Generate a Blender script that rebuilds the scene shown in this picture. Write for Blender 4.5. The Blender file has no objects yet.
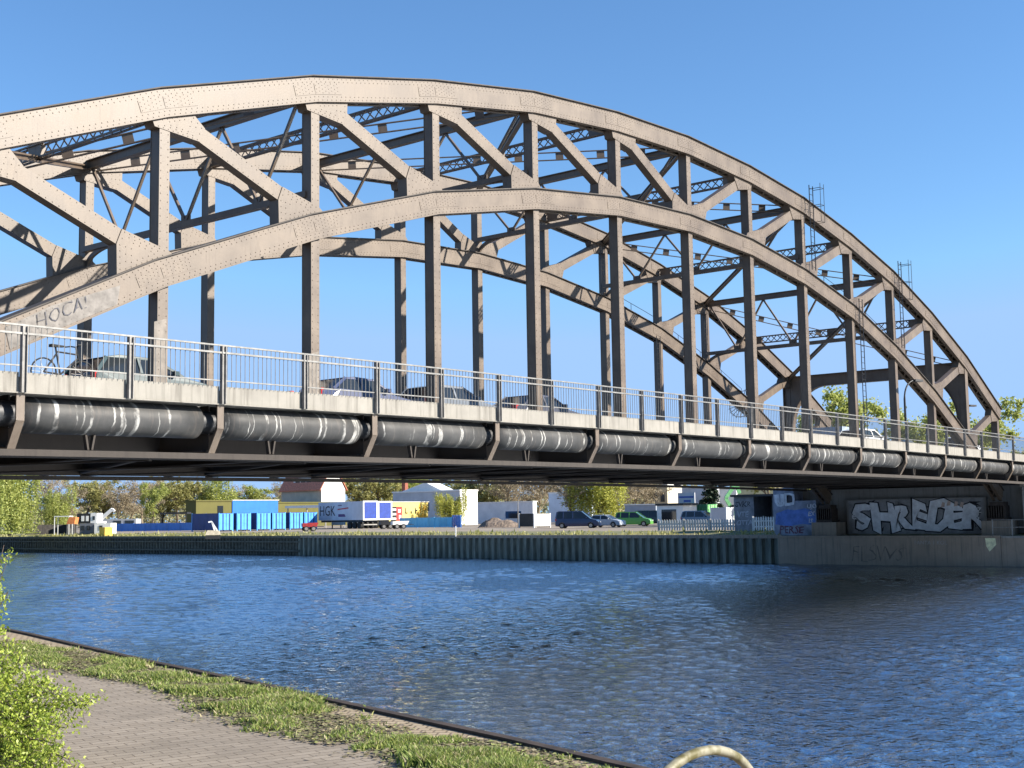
import bpy, bmesh, math, random
from mathutils import Vector, Matrix
random.seed(11)
from mathutils import noise as mno
R = math.radians
scene = bpy.context.scene
col = scene.collection

# ------------------------------------------------------------------ camera
CAM = Vector((-48.26, -29.02, 3.55))
YAW, PITCH, ROLL, FPX = 0.8880812, 0.1014676, -0.0159552, 1292.78
_cy, _sy, _cp, _sp = math.cos(YAW), math.sin(YAW), math.cos(PITCH), math.sin(PITCH)
FW = Vector((_sy*_cp, _cy*_cp, _sp)); _r = Vector((_cy, -_sy, 0)); _u = _r.cross(FW)
RT = _r*math.cos(ROLL) + _u*math.sin(ROLL); UP = -_r*math.sin(ROLL) + _u*math.cos(ROLL)

def ray(x, y): return FW + RT*((x-512)/FPX) - UP*((y-384)/FPX)
def ground(x, y, z):                       # point of the ground seen at a place of the photograph
    d = ray(x, y); return CAM + d*((z-CAM.z)/d.z)
def onx(x, y, X):
    d = ray(x, y); return CAM + d*((X-CAM.x)/d.x)
def at(x, depth, z=2.02):                   # ground point at a bearing and distance
    p = CAM + ray(x, 515)*depth; return Vector((p.x, p.y, z))

cam = bpy.data.cameras.new('camera'); camo = bpy.data.objects.new('camera', cam); col.objects.link(camo)
cam.sensor_width = 36; cam.lens = FPX*36/1024; cam.clip_start = 0.1; cam.clip_end = 9000
camo.matrix_world = Matrix(((RT.x, UP.x, -FW.x, CAM.x), (RT.y, UP.y, -FW.y, CAM.y), (RT.z, UP.z, -FW.z, CAM.z), (0, 0, 0, 1)))
scene.camera = camo

# ------------------------------------------------------------------ light
SUN = Vector((0.575, -1.0, 0.62)).normalized()
elev = math.asin(SUN.z); rot = math.atan2(SUN.x, SUN.y)
w = bpy.data.worlds.new('World'); scene.world = w; w.use_nodes = True
nt = w.node_tree; nt.nodes.clear()
sky = nt.nodes.new('ShaderNodeTexSky'); sky.sky_type = 'NISHITA'; sky.sun_disc = False
sky.sun_elevation = elev; sky.sun_rotation = rot; sky.altitude = 0
sky.air_density = 1.0; sky.dust_density = 0.0; sky.ozone_density = 5.0
bg = nt.nodes.new('ShaderNodeBackground'); bg.inputs[1].default_value = 0.092
wo = nt.nodes.new('ShaderNodeOutputWorld')
hsv = nt.nodes.new('ShaderNodeHueSaturation'); hsv.inputs['Saturation'].default_value = 1.08
nt.links.new(sky.outputs[0], hsv.inputs['Color']); lim = nt.nodes.new('ShaderNodeVectorMath'); lim.operation = 'MINIMUM'; lim.inputs[1].default_value = (1.88, 3.05, 5.0)
nt.links.new(hsv.outputs[0], lim.inputs[0]); nt.links.new(lim.outputs[0], bg.inputs[0]); nt.links.new(bg.outputs[0], wo.inputs[0])
sl = bpy.data.lights.new('sun', 'SUN'); sl.energy = 5.0; sl.angle = R(0.5); sl.color = (1.0, 0.93, 0.82)
so = bpy.data.objects.new('sun', sl); col.objects.link(so); so.rotation_euler = SUN.to_track_quat('Z', 'Y').to_euler()
vs = scene.view_settings; vs.view_transform = 'Standard'; vs.look = 'None'; vs.gamma = 1; vs.use_curve_mapping = False
vs.exposure = 1.16

# ------------------------------------------------------------------ materials
class NT:
    def __init__(s, name):
        s.m = bpy.data.materials.new(name); s.m.use_nodes = True
        s.t = s.m.node_tree; s.n = s.t.nodes; s.l = s.t.links
        s.p = s.n['Principled BSDF']
    def add(s, typ, **kw):
        n = s.n.new('ShaderNode'+typ)
        for k, v in kw.items():
            if k.startswith('i_'):
                key = k[2:]; key = int(key) if key.isdigit() else key.replace('_', ' ')
                n.inputs[key].default_value = v
            else: setattr(n, k, v)
        return n
    def link(s, a, b): s.l.new(a, b)
    def coord(s, kind='Object', scale=(1, 1, 1), rot=(0, 0, 0)):
        c = s.add('TexCoord'); m = s.add('Mapping'); s.link(c.outputs[kind], m.inputs[0])
        m.inputs['Scale'].default_value = scale; m.inputs['Rotation'].default_value = rot
        return m.outputs[0]
    def noise(s, vec, scale, detail=4, rough=0.6):
        n = s.add('TexNoise', i_Scale=scale, i_Detail=detail, i_Roughness=rough); s.link(vec, n.inputs['Vector'])
        return n.outputs['Fac']
    def ramp(s, fac, stops):
        r = s.add('ValToRGB'); s.link(fac, r.inputs[0]); e = r.color_ramp.elements
        while len(e) < len(stops): e.new(0.5)
        for k, (pos, c) in enumerate(stops):
            e[k].position = pos; e[k].color = (c, c, c, 1) if isinstance(c, (int, float)) else (*c, 1)
        return r.outputs[0]
    def mix(s, fac, a, b, mode='MIX'):
        m = s.add('MixRGB', blend_type=mode)
        for k, v in ((0, fac), (1, a), (2, b)):
            if isinstance(v, (int, float)): m.inputs[k].default_value = v
            elif isinstance(v, tuple): m.inputs[k].default_value = (*v, 1)
            else: s.link(v, m.inputs[k])
        return m.outputs[0]
    def bump(s, h, strength, dist=0.02):
        b = s.add('Bump', i_Strength=strength, i_Distance=dist); s.link(h, b.inputs['Height'])
        s.link(b.outputs[0], s.p.inputs['Normal'])
    def set(s, color=None, rough=None, metal=None, spec=None):
        if color is not None:
            if isinstance(color, tuple): s.p.inputs['Base Color'].default_value = (*color, 1)
            else: s.link(color, s.p.inputs['Base Color'])
        if rough is not None:
            if isinstance(rough, (int, float)): s.p.inputs['Roughness'].default_value = rough
            else: s.link(rough, s.p.inputs['Roughness'])
        if metal is not None: s.p.inputs['Metallic'].default_value = metal
        if spec is not None: s.p.inputs['Specular IOR Level'].default_value = spec
        return s.m

MATS = {}
def plain(name, c, rough=0.6, metal=0.0, var=0.25, scale=3.0, bump=0.0):
    if name in MATS: return MATS[name]
    n = NT(name); v = n.coord()
    f = n.noise(v, scale, 5)
    a = tuple(x*(1-var) for x in c); b = tuple(min(1, x*(1+var)) for x in c)
    if bump: n.bump(f, bump)
    MATS[name] = n.set(n.mix(n.ramp(f, [(0.3, 0.0), (0.7, 1.0)]), a, b), rough, metal)
    return MATS[name]

def m_steel():
    n = NT('bridge_paint'); v = n.coord()
    f1 = n.noise(v, 0.9, 6); f2 = n.noise(n.coord(scale=(6, 6, 0.9)), 1.6, 5, 0.65); f3 = n.noise(v, 26, 3)
    base = n.mix(n.ramp(f1, [(0.3, 0.0), (0.72, 1.0)]), (0.088, 0.062, 0.043), (0.162, 0.121, 0.086))
    base = n.mix(n.ramp(f2, [(0.52, 0.0), (0.72, 0.6)]), base, (0.075, 0.05, 0.034))
    base = n.mix(n.ramp(f3, [(0.62, 0.0), (0.78, 0.55)]), base, (0.07, 0.042, 0.026))
    n.bump(f3, 0.12, 0.01)
    return n.set(base, n.ramp(f1, [(0.3, 0.43), (0.7, 0.52)]), 0.0, 0.56)
def m_concrete(name, c, stain, streak=True, dark=(0.12, 0.11, 0.09)):
    n = NT(name); v = n.coord()
    f1 = n.noise(v, 1.3, 6); f2 = n.noise(n.coord(scale=(7, 7, 0.35)), 1.0, 5, 0.65); f3 = n.noise(v, 30, 4)
    base = n.mix(n.ramp(f1, [(0.3, 0.0), (0.7, 1.0)]), tuple(x*0.78 for x in c), c)
    if streak: base = n.mix(n.ramp(f2, [(0.5, 0.0), (0.75, stain)]), base, dark)
    base = n.mix(n.ramp(f3, [(0.55, 0.0), (0.8, 0.3)]), base, tuple(x*0.5 for x in c))
    n.bump(f3, 0.25, 0.01)
    return n.set(base, 0.85)
def m_pipe():
    n = NT('pipe_jacket'); v = n.coord()
    c = n.add('TexCoord'); sep = n.add('SeparateXYZ'); n.link(c.outputs['Object'], sep.inputs[0])
    warp = n.noise(v, 1.6, 3)
    a = n.add('MathNode') if False else n.add('Math', operation='MULTIPLY_ADD', i_1=0.28, i_2=0.0); n.link(warp, a.inputs[0])
    b = n.add('Math', operation='ADD'); n.link(sep.outputs[0], b.inputs[0]); n.link(a.outputs[0], b.inputs[1])
    k = n.add('TexNoise', noise_dimensions='1D', i_Scale=2.3, i_Detail=1.5, i_Roughness=0.5); n.link(b.outputs[0], k.inputs['W'])
    ring = n.ramp(k.outputs['Fac'], [(0.548, 0.0), (0.568, 1.0), (0.596, 1.0), (0.62, 0.0)])
    brk = n.ramp(n.noise(v, 2.2, 4), [(0.42, 0.02), (0.64, 0.7)])
    rr = n.mix(1.0, ring, brk, 'MULTIPLY')
    f = n.noise(v, 1.1, 5)
    base = n.mix(n.ramp(f, [(0.3, 0.0), (0.7, 1.0)]), (0.03, 0.03, 0.03), (0.072, 0.07, 0.068))
    base = n.mix(n.ramp(n.noise(n.coord(scale=(5, 0.6, 0.6)), 2.0, 4), [(0.55, 0), (0.8, 0.45)]), base, (0.16, 0.13, 0.11))
    base = n.mix(rr, base, (0.62, 0.6, 0.56))
    n.bump(n.noise(v, 7, 4), 0.2, 0.02)
    return n.set(base, 0.55, 0.0, 0.25)
def m_water():
    n = NT('river_water')
    b = n.noise(n.coord(scale=(1.0, 0.85, 1), rot=(0, 0, R(40))), 5.0, 3, 0.55)
    c = n.noise(n.coord(scale=(1.0, 0.9, 1), rot=(0, 0, R(65))), 14.0, 2, 0.5)
    h2 = n.add('Math', operation='MULTIPLY_ADD', i_1=0.3); n.link(c, h2.inputs[0]); n.link(b, h2.inputs[2])
    a = n.noise(n.coord(scale=(1.0, 0.9, 1), rot=(0, 0, R(20))), 1.9, 3, 0.55)
    h3 = n.add('Math', operation='MULTIPLY_ADD', i_1=1.5); n.link(a, h3.inputs[0]); n.link(h2.outputs[0], h3.inputs[2])
    n.bump(h3.outputs[0], 1.0, 0.07)
    nrm = n.p.inputs['Normal'].links[0].from_socket
    fr = n.add('Fresnel', i_IOR=1.36); n.link(nrm, fr.inputs['Normal'])
    df = n.add('BsdfDiffuse'); df.inputs[0].default_value = (0.010, 0.014, 0.014, 1)
    gl = n.add('BsdfGlossy'); gl.inputs[0].default_value = (0.80, 0.90, 1.0, 1); gl.inputs['Roughness'].default_value = 0.04; n.link(nrm, gl.inputs['Normal'])
    cl = n.add('Math', operation='MINIMUM', i_1=0.70); n.link(fr.outputs[0], cl.inputs[0])
    ms = n.add('MixShader'); n.link(cl.outputs[0], ms.inputs[0]); n.link(df.outputs[0], ms.inputs[1]); n.link(gl.outputs[0], ms.inputs[2])
    n.link(ms.outputs[0], n.n['Material Output'].inputs[0])
    return n.m
def m_paver(name, bw, bh, c1, c2, mortar, rot, msize=0.006, grime=0.5):
    n = NT(name); v = n.coord(rot=(0, 0, rot))
    br = n.add('TexBrick', i_Scale=1.0, i_Mortar_Size=msize, i_Mortar_Smooth=0.3, i_Brick_Width=bw, i_Row_Height=bh)
    br.inputs['Color1'].default_value = (*c1, 1); br.inputs['Color2'].default_value = (*c2, 1); br.inputs['Mortar'].default_value = (*mortar, 1)
    n.link(v, br.inputs['Vector'])
    f = n.noise(n.coord(), 1.1, 6); g = n.noise(n.coord(), 45, 3)
    base = n.mix(n.ramp(f, [(0.42, 0.0), (0.72, grime)]), br.outputs['Color'], tuple(x*0.55 for x in c1))
    base = n.mix(n.ramp(g, [(0.55, 0.0), (0.75, 0.45)]), base, tuple(x*0.5 for x in c1))
    inv = n.add('Math', operation='SUBTRACT', i_0=1.0); n.link(br.outputs['Fac'], inv.inputs[1])
    h = n.add('Math', operation='MULTIPLY_ADD', i_1=0.25); n.link(g, h.inputs[0]); n.link(inv.outputs[0], h.inputs[2])
    n.bump(h.outputs[0], 0.6, 0.008)
    return n.set(base, 0.9)
def m_leaf(name, ca, cb, rough=0.55, trans=0.35):
    n = NT(name); g = n.add('NewGeometry')
    c = n.mix(g.outputs['Random Per Island'], ca, cb); n.set(c, rough)
    t = n.add('BsdfTranslucent'); n.link(c, t.inputs[0])
    ms = n.add('MixShader', i_0=trans); out = n.n['Material Output']
    n.link(n.p.outputs[0], ms.inputs[1]); n.link(t.outputs[0], ms.inputs[2]); n.link(ms.outputs[0], out.inputs[0])
    return n.m
def m_ground(name, stops, scale=0.25, rough=0.95):
    n = NT(name); v = n.coord()
    f = n.noise(v, scale, 8, 0.65); g = n.noise(v, 6.0, 4)
    base = n.ramp(f, stops); base = n.mix(n.ramp(g, [(0.5, 0.0), (0.75, 0.5)]), base, tuple(x*0.55 for x in stops[0][1]))
    n.bump(g, 0.3, 0.03)
    return n.set(base, rough)
def m_glass(name, c=(0.02, 0.025, 0.03)):
    n = NT(name); return n.set(c, 0.06, 0.0, 0.6)
def m_paint(name, c, metal=0.0):
    n = NT(name); f = n.noise(n.coord(), 4, 4)
    b = n.mix(n.ramp(f, [(0.35, 0.0), (0.7, 1.0)]), tuple(x*0.9 for x in c), c)
    n.p.inputs['Coat Weight'].default_value = 0.3; n.p.inputs['Coat Roughness'].default_value = 0.08
    return n.set(b, 0.35, metal)
def m_corrugated(name, c, period=0.28, axis=0, rough=0.5):
    n = NT(name); tc = n.add('TexCoord'); sp = n.add('SeparateXYZ'); n.link(tc.outputs['Object'], sp.inputs[0])
    s = n.add('Math', operation='ADD'); n.link(sp.outputs[0], s.inputs[0]); n.link(sp.outputs[1], s.inputs[1])
    m = n.add('Math', operation='MULTIPLY', i_1=2*math.pi/period); n.link(s.outputs[0], m.inputs[0])
    q = n.add('Math', operation='SINE'); n.link(m.outputs[0], q.inputs[0])
    n.bump(q.outputs[0], 0.7, 0.04)
    f = n.noise(n.coord(scale=(1, 1, 0.4)), 1.5, 5)
    b = n.mix(n.ramp(f, [(0.4, 0.0), (0.75, 0.7)]), c, tuple(x*0.6 for x in c))
    return n.set(b, rough)

STEEL = m_steel()
FASCIA = m_concrete('fascia_concrete', (0.29, 0.268, 0.232), 0.75, True, (0.085, 0.075, 0.06))
CONC = m_concrete('grey_concrete', (0.30, 0.28, 0.25), 0.7)
CONCD = m_concrete('dirty_concrete', (0.33, 0.265, 0.20), 0.8)
PIPE = m_pipe()
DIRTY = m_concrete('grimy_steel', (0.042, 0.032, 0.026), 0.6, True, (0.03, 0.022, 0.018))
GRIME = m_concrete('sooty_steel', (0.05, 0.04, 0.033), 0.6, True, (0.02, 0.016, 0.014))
TOPP = plain('dark_top_plate', (0.055, 0.045, 0.038), 0.7, 0, 0.4, 3)  # darker brown for the top plates of the chords
GALV = plain('galvanised_steel', (0.36, 0.34, 0.31), 0.42, 0.55, 0.2, 6)
RAILM = plain('railing_paint', (0.19, 0.185, 0.175), 0.5, 0.3, 0.3, 5)
RAILP = plain('railing_post_paint', (0.19, 0.178, 0.165), 0.55, 0.1, 0.3, 5)
BALU = plain('baluster_steel', (0.11, 0.108, 0.105), 0.5, 0.3, 0.3, 5)
ASPH = plain('asphalt', (0.06, 0.06, 0.06), 0.9, 0, 0.2, 8, 0.2)
RUST = plain('rusty_steel', (0.05, 0.036, 0.028), 0.8, 0.2, 0.5, 6, 0.3)
DARKM = plain('dark_metal', (0.03, 0.03, 0.032), 0.5, 0.3, 0.3, 5)
BLACK = plain('black_rubber', (0.02, 0.02, 0.02), 0.85, 0, 0.2, 8)
WHITE = plain('white_paint', (0.78, 0.77, 0.74), 0.5, 0, 0.08, 2)
GLASS = m_glass('window_glass')
WATER = m_water()
BARK = plain('bark', (0.10, 0.075, 0.055), 0.9, 0, 0.4, 9, 0.4)
LEAF_G = m_leaf('fresh_leaves', (0.24, 0.29, 0.06), (0.50, 0.52, 0.16), 0.55, 0.45)
LEAF_O = m_leaf('olive_leaves', (0.24, 0.24, 0.075), (0.46, 0.43, 0.17), 0.55, 0.45)
LEAF_B = m_leaf('brown_twigs', (0.25, 0.20, 0.13), (0.44, 0.37, 0.25), 0.8, 0.3)
LEAF_D = m_leaf('dark_needles', (0.012, 0.03, 0.015), (0.04, 0.07, 0.03), 0.6, 0.1)
LEAF_Y = m_leaf('yellow_green_leaves', (0.30, 0.32, 0.05), (0.55, 0.54, 0.12))
LEAF_S = m_leaf('shrub_leaves', (0.20, 0.29, 0.03), (0.52, 0.58, 0.11), 0.45, 0.4)
def m_blades():
    n = NT('grass_blades'); g = n.add('NewGeometry')
    c = n.ramp(g.outputs['Random Per Island'], [(0.0, (0.11, 0.17, 0.03)), (0.5, (0.24, 0.31, 0.065)), (0.78, (0.38, 0.40, 0.12)), (0.88, (0.42, 0.36, 0.19)), (1.0, (0.46, 0.40, 0.25))]); n.set(c, 0.6)
    t = n.add('BsdfTranslucent'); n.link(c, t.inputs[0]); ms = n.add('MixShader', i_0=0.35); out = n.n['Material Output']
    n.link(n.p.outputs[0], ms.inputs[1]); n.link(t.outputs[0], ms.inputs[2]); n.link(ms.outputs[0], out.inputs[0]); return n.m
BLADE = m_blades()

# ------------------------------------------------------------------ mesh helpers
class MB:
    def __init__(s): s.v = []; s.f = []; s.mi = []
    def add(s, vs, fs, mi=0):
        o = len(s.v); s.v += [tuple(p) for p in vs]
        s.f += [tuple(o+i for i in f) for f in fs]; s.mi += [mi]*len(fs)
        return s
    def box(s, x0, x1, y0, y1, z0, z1, mi=0):
        return s.add([(x0, y0, z0), (x1, y0, z0), (x1, y1, z0), (x0, y1, z0), (x0, y0, z1), (x1, y0, z1), (x1, y1, z1), (x0, y1, z1)],
                     [(0, 3, 2, 1), (4, 5, 6, 7), (0, 1, 5, 4), (1, 2, 6, 5), (2, 3, 7, 6), (3, 0, 4, 7)], mi)
    def beam(s, p, q, w, h, up=(0, 0, 1), mi=0):
        p, q = Vector(p), Vector(q); d = (q-p).normalized(); up = Vector(up)
        if abs(d.dot(up)) > 0.98: up = Vector((0, 1, 0))
        a = d.cross(up).normalized()*(w/2); b = a.cross(d).normalized()*(h/2)
        vs = [p-a-b, p+a-b, p+a+b, p-a+b, q-a-b, q+a-b, q+a+b, q-a+b]
        return s.add(vs, [(0, 1, 2, 3), (7, 6, 5, 4), (0, 4, 5, 1), (1, 5, 6, 2), (2, 6, 7, 3), (3, 7, 4, 0)], mi)
    def tube(s, pts, r, seg=6, cap=True, mi=0):
        pts = [Vector(p) for p in pts]; n = len(pts); rs = r if isinstance(r, (list, tuple)) else [r]*n
        vs = []; prev = None
        for k, p in enumerate(pts):
            d = (pts[min(k+1, n-1)]-pts[max(k-1, 0)]).normalized()
            if prev is None:
                a = d.cross(Vector((0, 0, 1)))
                if a.length < 0.05: a = d.cross(Vector((0, 1, 0)))
            else: a = prev - d*prev.dot(d)
            a.normalize(); prev = a; b = d.cross(a)
            for j in range(seg):
                t = 2*math.pi*j/seg; vs.append(p + (a*math.cos(t)+b*math.sin(t))*rs[k])
        fs = []
        for k in range(n-1):
            for j in range(seg):
                j2 = (j+1) % seg; fs.append((k*seg+j, k*seg+j2, (k+1)*seg+j2, (k+1)*seg+j))
        if cap: fs.append(tuple(range(seg-1, -1, -1))); fs.append(tuple((n-1)*seg+j for j in range(seg)))
        return s.add(vs, fs, mi)
    def prism(s, poly, axis, a0, a1, mi=0):      # polygon in the two other axes, extruded along axis
        n = len(poly)
        def P(u, v, a): return {'x': (a, u, v), 'y': (u, a, v), 'z': (u, v, a)}[axis]
        vs = [P(u, v, a0) for u, v in poly] + [P(u, v, a1) for u, v in poly]
        fs = [tuple(range(n-1, -1, -1)), tuple(range(n, 2*n))] + [(k, (k+1) % n, n+(k+1) % n, n+k) for k in range(n)]
        return s.add(vs, fs, mi)
    def strip(s, pts, y0, y1, n0, n1, mi=0):     # box section swept along an (x, z) polyline, n = offset along its normal
        n = len(pts); ring = []
        for k in range(n):
            def dr(a, b):
                dx, dz = b[0]-a[0], b[1]-a[1]; l = math.hypot(dx, dz); return dx/l, dz/l
            d1 = dr(pts[k-1], pts[k]) if k else dr(pts[0], pts[1]); d2 = dr(pts[k], pts[k+1]) if k < n-1 else d1
            nx, nz = -(d1[1]+d2[1]), d1[0]+d2[0]; l = math.hypot(nx, nz); nx /= l; nz /= l
            sc = 1/max(0.5, (nx*-d1[1]+nz*d1[0])); nx *= sc; nz *= sc
            x, z = pts[k]
            ring.append([(x+nx*a, y, z+nz*a) for a, y in ((n0, y0), (n0, y1), (n1, y1), (n1, y0))])
        vs = [p for r in ring for p in r]; fs = [(0, 1, 2, 3), tuple(4*(n-1)+j for j in (3, 2, 1, 0))]
        for k in range(n-1):
            for j in range(4): fs.append((4*k+j, 4*k+4+j, 4*k+4+(j+1) % 4, 4*k+(j+1) % 4))
        return s.add(vs, fs, mi)
    def rivet(s, x, y, z, r=0.019, h=0.014):
        vs = [(x+r*math.cos(t), y, z+r*math.sin(t)) for t in (0, 1.047, 2.094, 3.142, 4.189, 5.236)]
        vs += [(x+r*.6*math.cos(t), y-h, z+r*.6*math.sin(t)) for t in (0, 1.047, 2.094, 3.142, 4.189, 5.236)]
        return s.add(vs, [(0+k, (k+1) % 6, 6+(k+1) % 6, 6+k) for k in range(6)]+[(6, 7, 8, 9, 10, 11)])
    def build(s, name, mat, parent=None, smooth=False, loc=None, rz=0.0, fix=True):
        me = bpy.data.meshes.new(name); me.from_pydata(s.v, [], s.f)
        for m in (mat if isinstance(mat, (list, tuple)) else [mat]): me.materials.append(m)
        if any(s.mi): me.polygons.foreach_set('material_index', s.mi)
        if fix:
            bm = bmesh.new(); bm.from_mesh(me); bmesh.ops.recalc_face_normals(bm, faces=bm.faces); bm.to_mesh(me); bm.free()
        if smooth: me.polygons.foreach_set('use_smooth', [True]*len(me.polygons))
        me.update()
        o = bpy.data.objects.new(name, me); col.objects.link(o)
        if parent: o.parent = parent
        if loc is not None: o.location = loc
        o.rotation_euler.z = rz
        return o

def tag(o, label=None, cat=None, group=None, kind=None):
    if label: o['label'] = label
    if cat: o['category'] = cat
    if group: o['group'] = group
    if kind: o['kind'] = kind
    return o
def thing(name, label, cat, loc=(0, 0, 0), rz=0.0, group=None):
    o = bpy.data.objects.new(name, None); col.objects.link(o); o.location = loc; o.rotation_euler.z = rz
    o.empty_display_size = 0.5
    return tag(o, label, cat, group)
KIDS = {}
def kids(o): return [c for c in bpy.data.objects if c.parent == o]
def copy_tree(o, parent=None):
    c = o.copy(); col.objects.link(c)
    if parent: c.parent = parent
    for k in kids(o): copy_tree(k, c)
    return c
def hull(p):
    p = sorted(set((round(a, 4), round(b, 4)) for a, b in p))
    def half(q):
        o = []
        for c in q:
            while len(o) > 1 and (o[-1][0]-o[-2][0])*(c[1]-o[-2][1])-(o[-1][1]-o[-2][1])*(c[0]-o[-2][0]) <= 0: o.pop()
            o.append(c)
        return o
    a = half(p); b = half(p[::-1]); return a[:-1]+b[:-1]
def text_mb(mb, s, origin, ux, uy, size, depth_dir, depth=0.004, offset=0.0, shear=0.0, mi=0, rotl=0.0, space=1.0, warp=0.0):
    c = bpy.data.curves.new('lettering', 'FONT'); c.body = s; c.size = size; c.offset = offset; c.shear = shear; c.space_character = space
    c.resolution_u = 2
    o = bpy.data.objects.new('lettering', c); col.objects.link(o)
    dg = bpy.context.evaluated_depsgraph_get(); me = bpy.data.meshes.new_from_object(o.evaluated_get(dg))
    ux, uy, dd, og = Vector(ux), Vector(uy), Vector(depth_dir), Vector(origin)
    ca, sa = math.cos(rotl), math.sin(rotl)
    vs = []
    for v in me.vertices:
        px_, py_ = v.co.x, v.co.y
        if warp:
            q = (px_*2.1/size+origin[1], py_*2.1/size+origin[2], 0.5); px_ += warp*size*mno.noise(q); py_ += warp*size*mno.noise((q[1]+4.3, q[0]-2.1, 1.7))
        x, y = px_*ca-py_*sa, px_*sa+py_*ca
        vs.append(og+ux*x+uy*y+dd*depth)
    mb.add(vs, [tuple(p.vertices) for p in me.polygons], mi)
    bpy.data.objects.remove(o); bpy.data.meshes.remove(me); bpy.data.curves.remove(c)

# ------------------------------------------------------------------ bridge
P = 5.5
ZU = [19.71, 19.51, 18.99, 18.01, 16.73, 14.96, 12.77, 10.01]
ZL = [16.21, 15.98, 15.29, 14.14, 12.41, 10.23, 7.55, 4.35]
YF = 12.17; TW = 0.55; HU, HL = 0.83, 0.80
def X(i): return (i-5)*P
def zu(i): return ZU[abs(i-5)]
def zl(i): return ZL[abs(i-5)]
def zd(x):
    a = min(abs(x), 38.5)
    return 7.06-0.0001507*a*a-0.0116*max(0, abs(x)-38.5)
bridge = thing('arch_bridge', 'beige riveted steel arch bridge with truss arches crossing the river', 'bridge')
near_parts = []
UPP = [(X(i), zu(i)) for i in range(-2, 13)]; LOP = [(X(i), zl(i)) for i in range(-2, 13)]
UPP[0] = (UPP[0][0]-0.5, UPP[0][1]-0.27); UPP[-1] = (UPP[-1][0]+0.5, UPP[-1][1]-0.27)
def chord(name, pts, h):
    m = MB()
    m.strip(pts, 0, 0.04, -h/2, h/2-0.036); m.strip(pts, TW-0.04, TW, -h/2, h/2-0.036)
    m.strip(pts, -0.09, TW+0.09, h/2-0.033, h/2, 1)
    m.strip(pts, 0.043, 0.16, -h/2+0.003, -h/2+0.02); m.strip(pts, TW-0.16, TW-0.043, -h/2+0.003, -h/2+0.02)
    m.strip(pts, -0.055, -0.004, -h/2+0.002, -h/2+0.022)
    for a, b in zip(pts[:-1], pts[1:]):
        dx, dz = b[0]-a[0], b[1]-a[1]; L = math.hypot(dx, dz); tx, tz = dx/L, dz/L; nx, nz = -tz, tx
        def pt(t, n): return a[0]+tx*t+nx*n, a[1]+tz*t+nz*n
        k = int(L/0.55)                                         # lacing of the open underside
        for j in range(k):
            t0, t1 = L*j/k, L*(j+1)/k; p = pt(t0, -h/2+0.03); q = pt(t1, -h/2+0.03)
            ya, yb = (0.1, TW-0.1) if j % 2 else (TW-0.1, 0.1)
            m.beam((p[0], ya, p[1]), (q[0], yb, q[1]), 0.07, 0.014)
        if dx:                                                  # rivet rows and splice plate by the node
            n_ = int(L/0.19)
            for j in range(n_):
                t = L*(j+0.5)/n_
                for nn in (h/2-0.11, h/2-0.20, -h/2+0.07, -h/2+0.17):
                    x, z = pt(t+(0.05 if nn in (h/2-0.20, -h/2+0.17) else 0), nn); m.rivet(x, 0, z)
            for (c0, c1) in ((0.0, 1.15), (L-0.85, L)):
                q = [pt(c0+0.02, -h/2+0.24), pt(c1, -h/2+0.24), pt(c1, h/2-0.26), pt(c0+0.02, h/2-0.26)]
                m.prism(q, 'y', -0.012, -0.0005)
                for t in range(int((c1-c0)/0.13)):
                    for v in range(3):
                        x, z = pt(c0+0.08+t*0.13, -h/2+0.29+v*(h-0.60)/2+(0.05 if t % 2 else 0)); m.rivet(x, -0.012, z, 0.016, 0.011)
    return m.build(name, [STEEL, TOPP], bridge)
near_parts += [chord('upper_chord', UPP, HU), chord('lower_chord', LOP, HL)]
for i in range(-2, 13):
    m = MB(); x = X(i)+0.10; top = zu(i)-HU/2+0.1; bot = 5.4 if -2 < i < 12 else zl(i)-0.1
    wv = 0.168 if i not in (-2, 12) else 0.17
    m.box(x-wv+0.056, x+wv-0.056, 0.09, 0.45, bot, top)
    m.box(x-wv, x+wv, 0.062, 0.082, bot, top); m.box(x-wv, x+wv, 0.46, 0.48, bot, top)
    m.box(x-wv+0.012, x-wv+0.055, 0.083, 0.459, bot, top); m.box(x+wv-0.055, x+wv-0.012, 0.083, 0.459, bot, top)
    if i < 8:
        z = bot+0.1
        while z < top:
            for dx in (-wv+0.055, wv-0.055): m.rivet(x+dx, 0.062, z)
            z += 0.21
    near_parts.append(m.build('post', STEEL, bridge))
def chord_z(pts, x):
    for a, b in zip(pts[:-1], pts[1:]):
        if a[0] <= x <= b[0]: return a[1]+(b[1]-a[1])*(x-a[0])/(b[0]-a[0])
    return pts[0][1] if x < pts[0][0] else pts[-1][1]
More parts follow.
